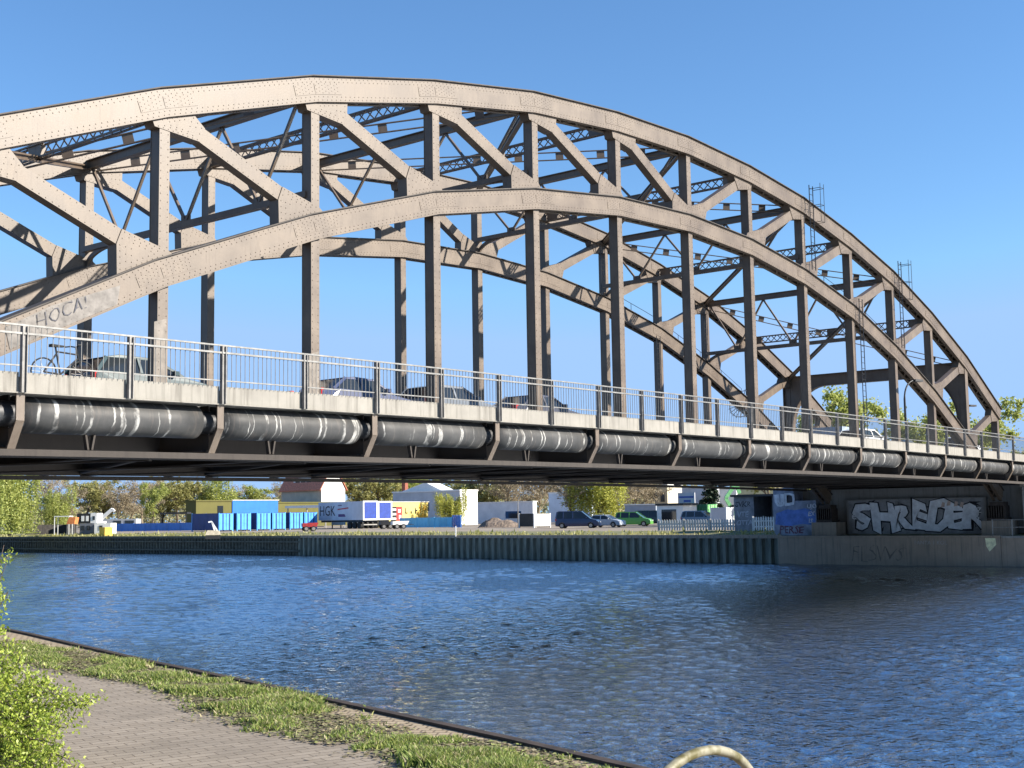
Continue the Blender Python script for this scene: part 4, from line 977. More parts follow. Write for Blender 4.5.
def car(kind, paint, label, loc, rz, group=None, name='car', plate=True):
    L, W, Ht, prof, gl = CARS[kind]; root = thing(name, label, 'car', loc, rz, group)
    hw = W/2
    def loft(mb, poly, wfun):
        n = len(poly); vs = [(x-L/2, -wfun(z), z) for x, z in poly]+[(x-L/2, wfun(z), z) for x, z in poly]
        mb.add(vs, [tuple(range(n-1, -1, -1)), tuple(range(n, 2*n))]+[(k, (k+1) % n, n+(k+1) % n, n+k) for k in range(n)])
    # body with wheel arches cut into the lower edge
    xr, xf = 0.75, L-0.85
    arch = []
    for cx in (xf, xr):
        arch += [(cx+0.36*math.cos(a), 0.31+0.36*math.sin(a)) for a in [math.pi*k/8 for k in range(9)]]
    lower = [(L-0.02, 0.24), (xf+0.36, 0.22)]+[p for p in arch[:9] if p[1] >= 0.22]+[(xf-0.36, 0.22), (xr+0.36, 0.22)]+[p for p in arch[9:] if p[1] >= 0.22]+[(xr-0.36, 0.22), (0.03, 0.26)]
    body = MB(); belt = prof[2][1]
    loft(body, prof+lower, lambda z: hw-0.05*max(0, (z-0.55)/0.5)**2-(0.04 if z < 0.3 else 0))
    zb = gl[0][1]; zt = max(p[1] for p in gl); cw = lambda z: hw-0.055-0.2*(z-zb)/(zt-zb)
    roof = [p for p in gl if p[1] > zt-0.1]
    # roof skin and pillars in body colour
    xs0, xs1 = roof[0][0], roof[-1][0]
    rv = [(roof[0][0]-0.04, roof[0][1])]+[(x, z+0.015) for x, z in roof]+[(roof[-1][0]+0.05, roof[-1][1]-0.02), (roof[-1][0], zt-0.09), (roof[0][0], zt-0.10)]
    loft(body, rv, lambda z: cw(min(z, zt))+0.012)
    for s in (-1, 1):
        def pil(a, b, w_): body.beam((a[0]-L/2, s*(cw(a[1])+0.006), a[1]), (b[0]-L/2, s*(cw(b[1])+0.006), b[1]), w_, 0.05, up=(0, 1, 0))
        pil(gl[0], roof[0], 0.12); pil(gl[-1], roof[-1], 0.09)
        xm = (gl[0][0]+gl[-1][0])/2; pil((xm, zb), (xm-0.03, zt-0.04), 0.10)
        if kind in ('van', 'mpv'): pil((xm-1.1, zb), (xm-1.1, zt-0.04), 0.10)
    ob = body.build('body', paint, root)
    bv = ob.modifiers.new('bevel', 'BEVEL'); bv.width = 0.035; bv.segments = 2; bv.limit_method = 'ANGLE'; bv.angle_limit = R(25)
    g = MB(); loft(g, [(x, z) for x, z in gl], cw); g.build('windows', GLASS, root)
    for x in (xr, xf):
        for y in (-hw+0.11, hw-0.11): wheel(root, x-L/2, y)
    for s in (-1, 1):
        m = MB(); m.box(L/2-0.22, L/2-0.0, s*(hw-0.28)-0.17, s*(hw-0.28)+0.17, 0.62, 0.76); m.build('headlight', plain('lamp_lens', (0.7, 0.7, 0.7), 0.2), root)
        zl_ = belt-0.28; m = MB(); m.box(-L/2-0.012, -L/2+0.12, s*(hw-0.14)-0.11, s*(hw-0.14)+0.115, zl_, zl_+0.25); m.build('tail_light', plain('red_lens', (0.45, 0.02, 0.015), 0.25), root)
        m = MB(); m.box(gl[-1][0]-0.45-L/2, gl[-1][0]-0.30-L/2, s*(hw+0.02), s*(hw+0.16), zb+0.02, zb+0.14) if s > 0 else m.box(gl[-1][0]-0.45-L/2, gl[-1][0]-0.30-L/2, s*(hw+0.16), s*(hw+0.02), zb+0.02, zb+0.14); m.build('wing_mirror', paint, root)
    m = MB(); m.box(-L/2-0.02, -L/2-0.003, -0.26, 0.26, 0.52, 0.63); m.build('number_plate', WHITE, root)
    return root
def dz(x): return zd(x)-0.158
TEAL = m_paint('teal_black_paint', (0.012, 0.04, 0.048)); BLUEC = m_paint('blue_paint', (0.035, 0.05, 0.12)); GREYC = m_paint('grey_paint', (0.12, 0.14, 0.17)); BLKC = m_paint('black_paint', (0.03, 0.035, 0.06))
WHC = m_paint('white_car_paint', (0.75, 0.75, 0.75)); NAVY = m_paint('navy_paint', (0.015, 0.03, 0.09)); SILV = m_paint('silver_paint', (0.45, 0.48, 0.52)); LGRN = m_paint('lime_paint', (0.10, 0.33, 0.04)); DGRN = m_paint('dark_green_paint', (0.015, 0.04, 0.035))
LY = 3.1
car('hatch', TEAL, 'dark teal hatchback on the bridge, leftmost car of the queue', (-26.0, LY, dz(-26.0)), 0)
car('sedan', BLUEC, 'blue car with grey roof on the bridge, second in the queue', (-17.4, LY, dz(-17.4)), 0)
car('hatch', GREYC, 'grey car on the bridge between the blue car and the black car', (-12.5, LY, dz(-12.5)), 0)
car('sedan', BLKC, 'black car with red tail light on the bridge ahead of the grey car', (-7.3, LY, dz(-7.3)), 0)
car('hatch', WHC, 'small white car on the bridge near the far portal', (24.2, LY, dz(24.2)), 0)
car('sedan', GREYC, 'dark car on the bridge just past the white car, under the arch end', (35.6, 5.6, dz(35.6)), 0)
car('pickup', WHC, 'white pickup on the bridge beside the curved lamp post', (39.5, LY, dz(39.5)), 0, name='pickup_truck')

def bicycle(loc, rz):
    root = thing('bicycle', 'dark bicycle behind the railing left of the teal hatchback', 'bicycle', loc, rz)
    for x in (-0.52, 0.52):
        m = MB(); m.tube([(x+0.33*math.cos(t), 0, 0.34+0.33*math.sin(t)) for t in [2*math.pi*k/20 for k in range(21)]], 0.02, 6, False); wq = m.build('wheel', BLACK, root)
        m = MB()
        for k in range(10): t = 2*math.pi*k/10; m.tube([(x, 0, 0.34), (x+0.32*math.cos(t), 0, 0.34+0.32*math.sin(t))], 0.004, 3)
        m.build('spokes', GALV, wq)
    m = MB(); bb = (-0.08, 0, 0.30); st = (-0.2, 0, 0.85); hd = (0.36, 0, 0.82)
    for a, b in ((bb, st), (bb, (0.38, 0, 0.72)), (st, hd), ((-0.52, 0, 0.34), bb), ((-0.52, 0, 0.34), (-0.19, 0, 0.8)), ((0.52, 0, 0.34), (0.33, 0, 0.98)), (st, (-0.22, 0, 0.95))): m.tube([a, b], 0.022, 6)
    m.build('frame', DARKM, root)
    m = MB(); m.prism([(-0.36, 0.95), (0.0, 0.97), (0.0, 1.0), (-0.36, 1.02)], 'y', -0.07, 0.07); m.build('saddle', BLACK, root)
    m = MB(); m.tube([(0.2, -0.28, 1.02), (0.32, -0.22, 1.04), (0.33, 0, 1.0), (0.32, 0.22, 1.04), (0.2, 0.28, 1.02)], 0.018, 6); m.build('handlebar', BLACK, root)
bicycle((-31.0, -1.0, zd(-31)-0.105), 0.0)
# pale box van beyond the deck end, lamp posts
def boxtruck(label, loc, rz, boxm, cabm, L=6.0, Hh=2.9, name='box_truck'):
    root = thing(name, label, 'truck', loc, rz)
    m = MB(); m.box(-L/2, L/2-1.7, -1.1, 1.1, 0.9, Hh); m.build('cargo_box', boxm, root)
    m = MB(); m.prism([(L/2-1.65, 0.5), (L/2, 0.5), (L/2, 1.25), (L/2-0.45, 2.1), (L/2-1.65, 2.15)], 'y', -1.0, 1.0); m.build('cab', cabm, root)
    m = MB(); m.prism([(L/2-0.02, 1.28), (L/2+0.012, 1.28), (L/2-0.40, 2.04), (L/2-0.43, 2.04)], 'y', -0.9, 0.9); m.build('windscreen', GLASS, root)
    m = MB(); m.box(-L/2, L/2-1.6, -0.5, 0.5, 0.55, 0.88); m.build('chassis', DARKM, root)
    for x in (-L/2+1.1, L/2-0.8):
        for y in (-0.92, 0.92): wheel(root, x, y, 0.4, 0.25)
    return root
boxtruck('pale blue box truck on the bridge approach behind the railing', (34.2, 9.0, dz(34.2)), 0, plain('pale_blue_panel', (0.42, 0.52, 0.62), 0.4), WHC, 5.2, 2.35)
def lamp(label, loc, h, reach, rz, group=None, mat=None):
    root = thing('street_lamp', label, 'street lamp', loc, rz, group)
    pts = [(0, 0, -0.3), (0, 0, h*0.72)]+[(reach*(1-math.cos(t)), 0, h*0.72+h*0.28*math.sin(t)) for t in [math.pi/2*k/8 for k in range(1, 9)]]
    m = MB(); m.tube(pts, [0.07, 0.06]+[0.045]*8, 8); m.build('pole', mat or GALV, root, smooth=True)
    m = MB(); m.box(reach-0.05, reach+0.6, -0.14, 0.14, h-0.06, h+0.07); m.build('lamp_head', mat or GALV, root)
_d = ray(906.5, 440); _t = (-0.5-CAM.y)/_d.y; LAMP1 = ((CAM+_d*_t).x, -0.5, zd((CAM+_d*_t).x)-0.1)
lamp('slender curved lamp post rising behind the railing near the bridge end', LAMP1, 3.9, 0.9, -0.3, mat=DARKM)
lamp('lamp whose arm shows beyond the end of the bridge arch', (47.5, 6.0, zd(47.5)-0.1), 4.6, 1.3, -0.4, mat=DARKM)

# ------------------------------------------------------------------ far bank
def blockmat(name, c): return plain(name, c, 0.8, 0, 0.12, 0.6)
YEL = plain('yellow_paint', (0.75, 0.46, 0.05), 0.6); OLIVE = blockmat('olive_render', (0.105, 0.097, 0.02)); BLUEB = blockmat('blue_cladding', (0.02, 0.15, 0.60)); GREYW = blockmat('grey_render', (0.50, 0.51, 0.54)); WHW = blockmat('white_render', (0.80, 0.79, 0.76)); CREAM = blockmat('cream_render', (0.62, 0.56, 0.42))
def dirs(px):                                # heading so that local -Y faces the sun side and -X the river
    return 0.0
def house_box(name, label, cat, x0, x1, y0, y1, h, wall, roofm=None, wins=(), z=GZ, roof_h=0.25, over=0.15):
    root = thing(name, label, cat, (x0, y0, z))
    m = MB(); m.box(0, x1-x0, 0, y1-y0, 0, h); m.build('wall', wall, root)
    m = MB(); m.box(-over, x1-x0+over, -over, y1-y0+over, h+0.004, h+roof_h); m.build('roof', roofm or wall, root)
    for face, u0, u1, z0, z1, mt in wins:
        m = MB()
        if face == 'x': m.box(-0.05, 0.03, u0, u1, z0, z1)
        else: m.box(u0, u1, -0.05, 0.03, z0, z1)
        m.build('window', mt or GLASS, root)
    return root
def span(pxl, pxr, depth):                   # south-west corner and sizes of an axis-aligned block seen between two bearings
    a = at(pxl, depth); b = at(pxr, depth); return a, b
# olive and blue sheds: west wall faces the river
def rowbox(name, label, cat, pl, pr, depth, h, length_y, wall, roofm=None, wins=(), roof_h=0.25, fy=0.72):
    """block whose river-facing wall spans bearings pl..pr, with a lit end at pr"""
    b = at(pr, depth); a = at(pl, depth); 
    # project the left bearing on the x = b.x line
    d = ray(pl, 515); t = (b.x-CAM.x)/d.x; ya = (CAM+d*t).y
    return house_box(name, label, cat, b.x, b.x+length_y, b.y, ya, h, wall, roofm, wins, GZ, roof_h)
def sunbox(name, label, cat, pl, pr, depth, h, depth_y, wall, roofm=None, wins=(), roof_h=0.25):
    a = at(pl, depth); d = ray(pr, 515); t = (a.y-CAM.y)/d.y; xb = (CAM+d*t).x
    return house_box(name, label, cat, a.x, xb, a.y, a.y+depth_y, h, wall, roofm, wins, GZ, roof_h)
sunbox('olive_shed', 'olive green flat roofed shed with one dark window left of the blue shed', 'building', 196, 231.5, 235, 5.0, 3, OLIVE, OLIVE, [('y', 4.8, 6.1, 1.9, 4.2, None)])
sunbox('blue_shed', 'bright blue flat roofed shed behind the blue containers', 'building', 232.5, 278, 242, 5.2, 6, BLUEB, WHW, [('y', 0.5, 10.0, 0.3, 2.2, DARKM)], 0.1)
sunbox('olive_hall', 'long low olive green hall behind the lettered trailer', 'building', 267, 408, 268, 4.9, 12, OLIVE, OLIVE, [('y', 8, 14, 0.2, 2.8, DARKM)])
# canopy
cn = thing('canopy', 'white flat canopy left of the lettered trailer', 'canopy', tuple(at(316, 215)))
m = MB(); m.box(-2.4, 2.4, -5, 5, 3.35, 3.75); m.build('canopy_roof', WHITE, cn)
for sx in (-2.1, 2.1):
    for sy in (-4.6, 4.6): m = MB(); m.box(sx-0.08, sx+0.08, sy-0.08, sy+0.08, 0, 3.346); m.build('leg', GALV, cn)
# red roofed house
def red_house():
    p = at(345, 285); root = thing('red_roofed_house', 'house with red tiled roof and white gable behind the olive hall', 'house', (p.x, p.y, GZ), R(-6))
    Wx, Ly, e, r = 9.0, 15.0, 8.0, 13.6
    x0, x1 = -6.4, 0.0
    m = MB(); m.box(x0, x1, 0, Ly, 0, e); m.build('wall', blockmat('beige_render', (0.55, 0.47, 0.37)), root)
    m = MB(); m.prism([(x0, 0.0), (x1, 0.0), (x1, e), ((x0+x1)/2, r-0.3), (x0, e)], 'y', -0.03, -0.005); m.build('gable', WHW, root)
    TILE = plain('red_tiles', (0.58, 0.20, 0.12), 0.8, 0, 0.3, 3)
    m = MB(); xm = (x0+x1)/2; m.prism([(x0-0.5, e-0.4), (xm, r), (x1+0.5, e-0.4), (x1+0.5, e-0.15), (xm, r+0.3), (x0-0.5, e-0.15)], 'y', -0.3, Ly+0.4); rf = m.build('roof', TILE, root)
    m = MB(); m.box(x0+0.6, xm, 4.2, 11.2, 8.9, 10.6); dm = m.build('dormer', WHW, root)
    for k in range(3): m = MB(); m.box(x0+0.55, x0+0.62, 4.6+k*2.1, 6.2+k*2.1, 9.2, 10.3); m.build('window', GLASS, dm)
red_house()
# containers
def container(label, loc, rz, side, end, L=6.06, W=2.44, Hc=2.5, group=None, cat='container', doors=True, name='shipping_container'):
    root = thing(name, label, cat, loc, rz, group)
    m = MB(); m.box(0, W, 0.02, L, 0.15, Hc); m.build('body', side, root)
    m = MB()
    for x in (0.05, W-0.05):
        for y in (0.05, L-0.05): m.box(x-0.07, x+0.07, y-0.07, y+0.07, 0, Hc+0.03)
    m.build('corner_post', end, root)
    if doors:
        for k in range(2):
            m = MB(); x0 = 0.14+k*(W/2-0.1); m.box(x0, x0+W/2-0.18, -0.045, 0.018, 0.2, Hc-0.06); dr = m.build('door', end, root)
            m = MB(); m.box(x0+0.42, x0+0.62, -0.075, -0.047, 0.22, Hc-0.1); m.build('lock_rod', side, dr)
    return root
CBLUE = m_corrugated('container_blue', (0.02, 0.055, 0.22)); CCYAN = plain('container_door_blue', (0.07, 0.32, 0.72), 0.45, 0, 0.2, 1.5)
c_x = [219, 237, 257, 272.5, 290, 304.5]
base_y = at(219, 178).y
labs = ['blue container with its long dark side showing, leftmost of the row', 'second blue container from the left in the row by the trailer', 'third blue container from the left in the row by the trailer', 'fourth blue container from the left, close beside the third', 'fifth blue container from the left in the row by the trailer', 'blue container nearest the lettered trailer, last of the row']
for px, lb in zip(c_x, labs):
    d = ray(px, 515); t = (base_y-CAM.y)/d.y; p = CAM+d*t
    container(lb, (p.x, base_y, GZ), 0, CBLUE, CCYAN, group='blue containers beside the trailer')
# trailers
def trailer(label, px, depth, rz, sidem, text=None, L=12.2, vis=True):
    p = at(px, depth); root = thing('semi_trailer', label, 'trailer', (p.x, p.y, GZ), rz)
    m = MB(); m.box(0, 2.5, 0, L, 1.25, 3.95); m.build('cargo_box', sidem, root)
    m = MB(); m.box(-0.02, 2.52, -0.06, -0.002, 1.2, 4.0); m.build('rear_frame', WHITE, root)
    m = MB(); m.box(0.22, 2.28, -0.10, -0.064, 1.45, 3.8); m.build('rear_door', plain('door_blue', (0.015, 0.05, 0.30), 0.45), root)
    m = MB(); m.box(0.3, 2.2, 0.3, L-0.3, 0.95, 1.24); m.build('chassis', DARKM, root)
    m = MB(); m.box(0.1, 2.4, -0.05, 0.05, 0.5, 0.65); m.build('bumper', GALV, root)
    for y in (1.2, 2.5, 3.8):
        for x in (0.25, 2.25):
            w_ = MB(); w_.tube([(x-0.15, y, 0.5), (x+0.15, y, 0.5)], 0.5, 16); w_.build('wheel', BLACK, root)
    for x in (0.5, 2.0): m = MB(); m.box(x-0.06, x+0.06, L-3.2, L-3.05, 0, 0.95); m.build('support_leg', DARKM, root)
    m = MB(); m.box(0.06, 0.1, 4.8, L-3.6, 0.55, 1.0); m.build('side_guard', GALV, root)
    if text:
        t = MB(); text_mb(t, text, (-0.012, L-0.3, 1.95), (0, -1.0, 0), (0, 0, 1), 2.1, (-1, 0, 0), 0.004, 0.005); t.build('lettering', plain('letter_black', (0.02, 0.02, 0.03), 0.6), root, fix=False)
        t = MB(); t.add([(-0.014, L-5.6, 1.75), (-0.014, L-7.6, 1.75), (-0.014, L-7.3, 2.15), (-0.014, L-5.6, 2.15)], [(0, 1, 2, 3)], 1)
        t.add([(-0.014, L-5.4, 2.75), (-0.014, L-8.4, 2.95), (-0.014, L-8.3, 3.12), (-0.014, L-5.4, 2.92)], [(0, 1, 2, 3)], 0); t.add([(-0.014, L-5.5, 3.35), (-0.014, L-6.6, 3.38), (-0.014, L-6.5, 3.5), (-0.014, L-5.5, 3.46)], [(0, 1, 2, 3)], 1)
        t.build('logo_bar', [plain('logo_red', (0.5, 0.04, 0.05), 0.6), plain('logo_navy', (0.12, 0.05, 0.16), 0.6)], root, fix=False)
    return root
PALE = blockmat('trailer_grey', (0.58, 0.60, 0.66))
trailer('pale grey semi trailer lettered HGK with blue rear doors', 363, 186, R(-11), PALE, 'HGK')
trailer('semi trailer with blue rear door parked right behind the lettered one', 378, 193, R(-11), PALE)
# small low trailer and red tipper
def flat(label, px, depth, c, name, L=2.6, rz=0.2, cat='trailer'):
    p = at(px, depth); root = thing(name, label, cat, (p.x, p.y, GZ), rz)
    m = MB(); m.prism([(-L/2, 0.55), (L/2, 0.55), (L/2+0.25, 1.05), (-L/2, 1.0)], 'y', -0.75, 0.75); m.build('bed', c, root)
    m = MB(); m.tube([(L/2, 0, 0.6), (L/2+1.0, 0, 0.55)], 0.05, 6); m.build('drawbar', DARKM, root)
    for y in (-0.85, 0.85):
        for x in (-0.45, 0.45): wheel(root, x, y, 0.32, 0.18)
    return root
flat('low white trailer right of the semi trailers', 399, 175, WHITE, 'small_trailer', 2.0, -0.6)
flat('dark trailer dolly between the semi trailers and the low white trailer', 386, 178, DARKM, 'trailer_dolly', 1.8, -0.6)
flat('red low loader trailer in front of the blue containers', 309, 160, plain('red_paint', (0.33, 0.03, 0.03), 0.45), 'red_trailer', 1.7, -0.6)
# yellow panelled cabin with red sign
ycb = sunbox('yellow_kiosk', 'yellow office cabin with a red and black sign panel', 'building', 388.5, 428, 200, 3.9, 6, plain('yellow_wall', (0.78, 0.60, 0.16), 0.6, 0, 0.1, 1), WHW, (), 0.08)
kx = lambda px: (CAM+ray(px, 515)*((ycb.location.y-CAM.y)/ray(px, 515).y)).x-ycb.location.x
SP = [plain('sign_red', (0.6, 0.03, 0.03), 0.5), BLACK, WHITE]
m = MB(); m.box(kx(396.5)+0.01, kx(402), -0.03, -0.005, 1.0, 3.2, 0); m.build('red_panel', SP, ycb)
m = MB(); m.box(kx(390.5), kx(396.5), -0.03, -0.005, 1.0, 3.2, 1)
for k in range(3): m.box(kx(391.5), kx(396), -0.04, -0.031, 1.2+k*0.7, 1.5+k*0.7, 2)
m.build('black_panel', SP, ycb)
m = MB(); m.box(kx(398), kx(400.5), -0.04, -0.031, 2.3, 2.8, 2); m.box(kx(398.8), kx(401), -0.04, -0.031, 1.3, 1.9, 2)
m.build('picture_mark', SP, ycb)
m = MB()
for px, z0, z1, wd in ((405, 2.1, 3.0, 0.18), (406, 2.1, 2.3, 0.35), (410.5, 2.1, 2.5, 0.28), (415, 2.1, 3.0, 0.2), (416, 2.5, 2.7, 0.35)): m.box(kx(px), kx(px)+wd, -0.03, -0.005, z0, z1, 1)
m.build('lettering', SP, ycb)
m = MB(); rn = random.Random(4)
for k in range(16): x = kx(417+rn.random()*9); z = rn.uniform(0.9, 3.0); m.box(x, x+0.35, -0.03-0.0005*k, -0.005, z, z+0.7)
m.build('picture_panel', plain('orange_print', (0.62, 0.36, 0.03), 0.6, 0, 0.4, 3), ycb)
# grey and white buildings behind
gb = rowbox('grey_workshop', 'grey workshop with a white lit end wall behind the azure fence', 'building', 393, 460, 232, 6.1, 4.8, GREYW, WHITE, [('x', 3.5, 4.6, 2.6, 4.4, None), ('x', 7.5, 8.6, 2.6, 4.4, None), ('y', 1.0, 1.6, 3.0, 4.2, None), ('y', 2.8, 3.4, 3.0, 4.2, None)], 0.25)
m = MB(); m.prism([(-0.0, 6.36), (9, 6.36), (5, 8.0)], 'x', 0.6, 4.0) if False else m.prism([(5, 6.36), (15, 6.36), (9, 7.9)], 'x', 0.6, 4.2); m.build('pitched_roof', WHITE, gb)
m = MB(); m.box(-0.01+4.8, 4.83, -0.03, -0.01, 0, 6); 
m = MB(); m.box(0.0, 4.8, -0.06, -0.052, 0.0, 6.1); m.build('sunlit_end_wall', WHW, gb)  # sunlit end painted white, against grey for the shaded long wall
m = MB(); m.box(2, 2.8, 15.5, 16.4, 6.35, 8.2); m.build('chimney', plain('brick_red', (0.24, 0.08, 0.05), 0.9), gb)
rowbox('low_grey_wall', 'long low pale grey hall behind the earth mound', 'building', 476, 533, 255, 4.2, 1.2, blockmat('pale_grey_wall', (0.62, 0.63, 0.66)), WHITE, [('x', 3, 7, 1.0, 2.4, None)], 0.15)
rowbox('white_hall', 'taller pale blue-grey hall behind the white container', 'building', 549, 592, 262, 6.0, 2, blockmat('pale_blue_wall', (0.55, 0.62, 0.72)), WHITE, (), 0.2)
rowbox('cream_house', 'cream house with two windows above the white kiosk', 'house', 655, 668, 235, 6.6, 5, CREAM, WHITE, [('x', 0.6, 1.5, 3.6, 5.2, None), ('x', 2.2, 3.1, 3.6, 5.2, None)], 0.2)
rowbox('grey_hall', 'big pale grey hall behind the blue and white sign', 'building', 667, 706, 250, 6.3, 14, GREYW, WHITE, (), 0.2)
rowbox('white_kiosk', 'small white kiosk with dark roof behind the picket fence', 'building', 657, 683, 165, 2.5, 3.4, WHW, DARKM, [('x', 1.0, 3.2, 0.3, 2.0, None)], 0.28)
rowbox('grey_garage', 'low grey flat roofed garage behind the green car', 'building', 625, 656, 205, 2.9, 6, blockmat('grey_garage_wall', (0.30, 0.33, 0.38)), WHITE, (), 0.15)
rowbox('yellow_house', 'pale yellow building showing above the graffiti shed', 'building', 738, 776, 215, 6.2, 8, blockmat('pale_yellow', (0.60, 0.52, 0.30)), WHITE, (), 0.3)
rowbox('white_house', 'white building behind the green excavator arm', 'building', 720, 737, 240, 5.9, 8, WHW, DARKM, (), 0.2)
# sign board on legs
sg_ = thing('sign_board', 'blue and white sign board on legs left of the green skip', 'sign', tuple(at(687, 172)))
m = MB(); m.box(-0.08, 0.08, -1.3, 1.3, 2.5, 4.2); m.build('board', GREYW, sg_); m = MB(); m.box(-0.10, -0.082, -1.15, 1.15, 3.5, 3.75); m.box(-0.10, -0.082, -0.7, 0.4, 2.95, 3.25); m.build('blue_stripe', plain('sign_blue', (0.05, 0.10, 0.35), 0.5), sg_)
for y in (-1.0, 1.0): m = MB(); m.box(-0.06, 0.06, y-0.06, y+0.06, 0, 2.496); m.build('leg', WHITE, sg_)
# fences
def fence(name, label, p, q, h, mat, post_mat, gap=2.0, picket=0.0):
    p, q = Vector(p), Vector(q); d = q-p; L = d.length; root = thing(name, label, 'fence', tuple(p), math.atan2(d.y, d.x))
    n = max(1, int(L/gap))
    if picket:
        k = int(L/picket); m = MB()
        for j in range(k): x = L*(j+0.5)/k; m.prism([(x-picket*0.34, 0.05), (x+picket*0.34, 0.05), (x+picket*0.34, h-0.1), (x, h), (x-picket*0.34, h-0.1)], 'y', -0.012, 0.012)
        m.build('picket_panel', mat, root); m = MB(); m.box(0, L, 0.014, 0.05, 0.3, 0.4); m.box(0, L, 0.014, 0.05, h-0.4, h-0.3); m.build('rail', post_mat, root)
    else:
        for j in range(n): m = MB(); m.box(L*j/n+0.03, L*(j+1)/n-0.03, -0.02, 0.02, 0.06, h); m.build('fence_panel', mat, root)
    for j in range(n+1): m = MB(); m.box(L*j/n-0.03, L*j/n+0.03, -0.05, 0.055, 0, h+0.05); m.build('post', post_mat, root)
FBLUE = m_corrugated('fence_blue', (0.07, 0.24, 0.68)); FAZ = m_corrugated('fence_azure', (0.2, 0.65, 0.92))
fence('blue_fence', 'low dark blue panel fence left of the blue containers', at(111, 205, GZ), at(193, 196, GZ), 1.25, FBLUE, FBLUE, 2.5)
fence('azure_fence', 'azure blue sheet fence in front of the grey workshop', at(400, 188, GZ), at(452, 182, GZ), 1.45, FAZ, FAZ, 2.5)
fence('dark_blue_fence', 'short darker blue fence under the weeping tree', at(452.5, 183, GZ), at(461, 178, GZ), 1.7, FBLUE, FBLUE, 1.2)
fence('picket_fence', 'pale picket fence along the quay left of the graffiti shed', at(658, 112, GZ), at(737, 107, GZ), 0.98, plain('picket_grey', (0.55, 0.55, 0.53), 0.6), GALV, 2.0, 0.26)
fence('dark_fence', 'dark weathered board fence left of the grey container stack', at(26, 170, GZ), at(76, 176, GZ), 1.3, plain('dark_boards', (0.03, 0.026, 0.023), 0.9, 0, 0.6, 2), DARKM, 2.0)
# graffiti shed and picket gate
sh = thing('graffiti_shed', 'low grey shed with tags and a dark open bay beside the blue wing wall', 'shed', (45.0, 20.2, GZ))
m = MB(); m.box(0, 3.2, 1.75, 3.55, 0, 2.75); m.box(2.9, 3.2, 0.0, 1.75, 0, 2.75); m.box(0, 2.9, -0.02, 0.08, 0, 2.75); m.build('wall', plain('shed_grey', (0.22, 0.23, 0.26), 0.8, 0, 0.3, 2), sh)
m = MB(); m.box(-0.25, 3.4, -0.2, 3.75, 2.754, 2.93); m.build('roof', DARKM, sh)
SG = [plain('tag_dark', (0.06, 0.06, 0.07), 0.8), plain('tag_pale', (0.42, 0.45, 0.52), 0.8)]
for tx, yy, zz, sz_, mi_ in (('SVKR', 3.45, 1.95, 0.6, 0), ('OTTAY', 3.4, 0.5, 0.55, 1), ('VTE', 3.3, 1.15, 0.6, 1)):
    m = MB(); text_mb(m, tx, (-0.004, yy, zz), (0, -1, 0), (0, 0, 1), sz_, (-1, 0, 0), 0.004, 0.01, 0.1, mi_, 0.0, 1.0, 0.16); m.build('graffiti', SG, sh, fix=False)
g0 = onx(753, 530, 43.6); g1 = onx(775, 530, 43.6)
fence('picket_gate', 'white picket gate in front of the dark bay of the graffiti shed', (43.6, g0.y, GZ), (43.6, g1.y, GZ), 1.15, WHITE, WHITE, 0.95, 0.2)
# green skip, excavator, white box
container('green skip container beside the parked silver SUV', tuple(at(708, 168, GZ)), 0, m_corrugated('skip_green', (0.015, 0.16, 0.06)), plain('skip_light_green', (0.25, 0.62, 0.22), 0.5), 5.0, 2.3, 2.6, cat='container', name='green_skip')
container('white cube container right of the green skip', tuple(at(726.5, 140, GZ)), 0, GREYW, WHITE, 2.0, 1.6, 2.05, cat='container', name='white_container', doors=False)
wc = container('long white low container between the earth mound and the dark blue van', tuple(at(534, 158, GZ)), 0, DARKM, WHITE, 2.4, 3.3, 1.75, cat='container', name='white_skip', doors=False)
m = MB(); m.box(0.12, 3.18, -0.02, 0.01, 0.2, 1.7); m.build('front_panel', m_corrugated('white_ribbed', (0.72, 0.70, 0.64), 0.5), wc)
ex = thing('green_excavator', 'light green excavator arm rising right of the green skip', 'excavator', tuple(at(731, 172, GZ)), R(-45))
EXG = plain('excavator_green', (0.22, 0.56, 0.25), 0.45)
m = MB(); m.box(-1.2, 1.2, -0.9, -0.4, 0, 0.6); m.box(-1.2, 1.2, 0.4, 0.9, 0, 0.6); m.build('track', BLACK, ex); m = MB(); m.box(-1.1, 0.9, -0.8, 0.8, 0.65, 1.6); m.build('body', EXG, ex)
m = MB(); m.box(-0.1, 0.9, -0.8, -0.05, 1.604, 2.5); m.build('cab', GLASS, ex)
m = MB()
for a, b in (((0.5, 0.2, 1.4), (-0.6, 0.2, 3.4)), ((-0.6, 0.2, 3.4), (0.9, 0.2, 5.4)), ((0.9, 0.2, 5.4), (1.3, 0.2, 4.0))): m.beam(a, b, 0.35, 0.45)
m.build('boom', EXG, ex)
# earth mound
p = at(500, 172, GZ); m = MB(); rn = random.Random(2); nx, ny = 26, 14; vs = []
axd = Vector((ray(510, 515)-ray(490, 515))).normalized()
for j in range(ny+1):
    for i in range(nx+1):
        u, v = i/nx*2-1, j/ny*2-1; h = max(0, 1-(abs(u)**2.6+v*v))*1.45*(0.75+0.5*mno.noise((u*3, v*3, 1)))+0.15*mno.noise((u*9, v*9, 4))*(1-abs(u))
        vs.append((u*3.0, v*2.2, max(-0.05, h)))
m.add(vs, [(j*(nx+1)+i, j*(nx+1)+i+1, (j+1)*(nx+1)+i+1, (j+1)*(nx+1)+i) for j in range(ny) for i in range(nx)])
tag(m.build('earth_mound', plain('earth', (0.17, 0.13, 0.10), 0.95, 0, 0.5, 4, 0.6), loc=tuple(p), rz=math.atan2(axd.y, axd.x)), 'brown earth mound in front of the low grey hall', 'earth mound')
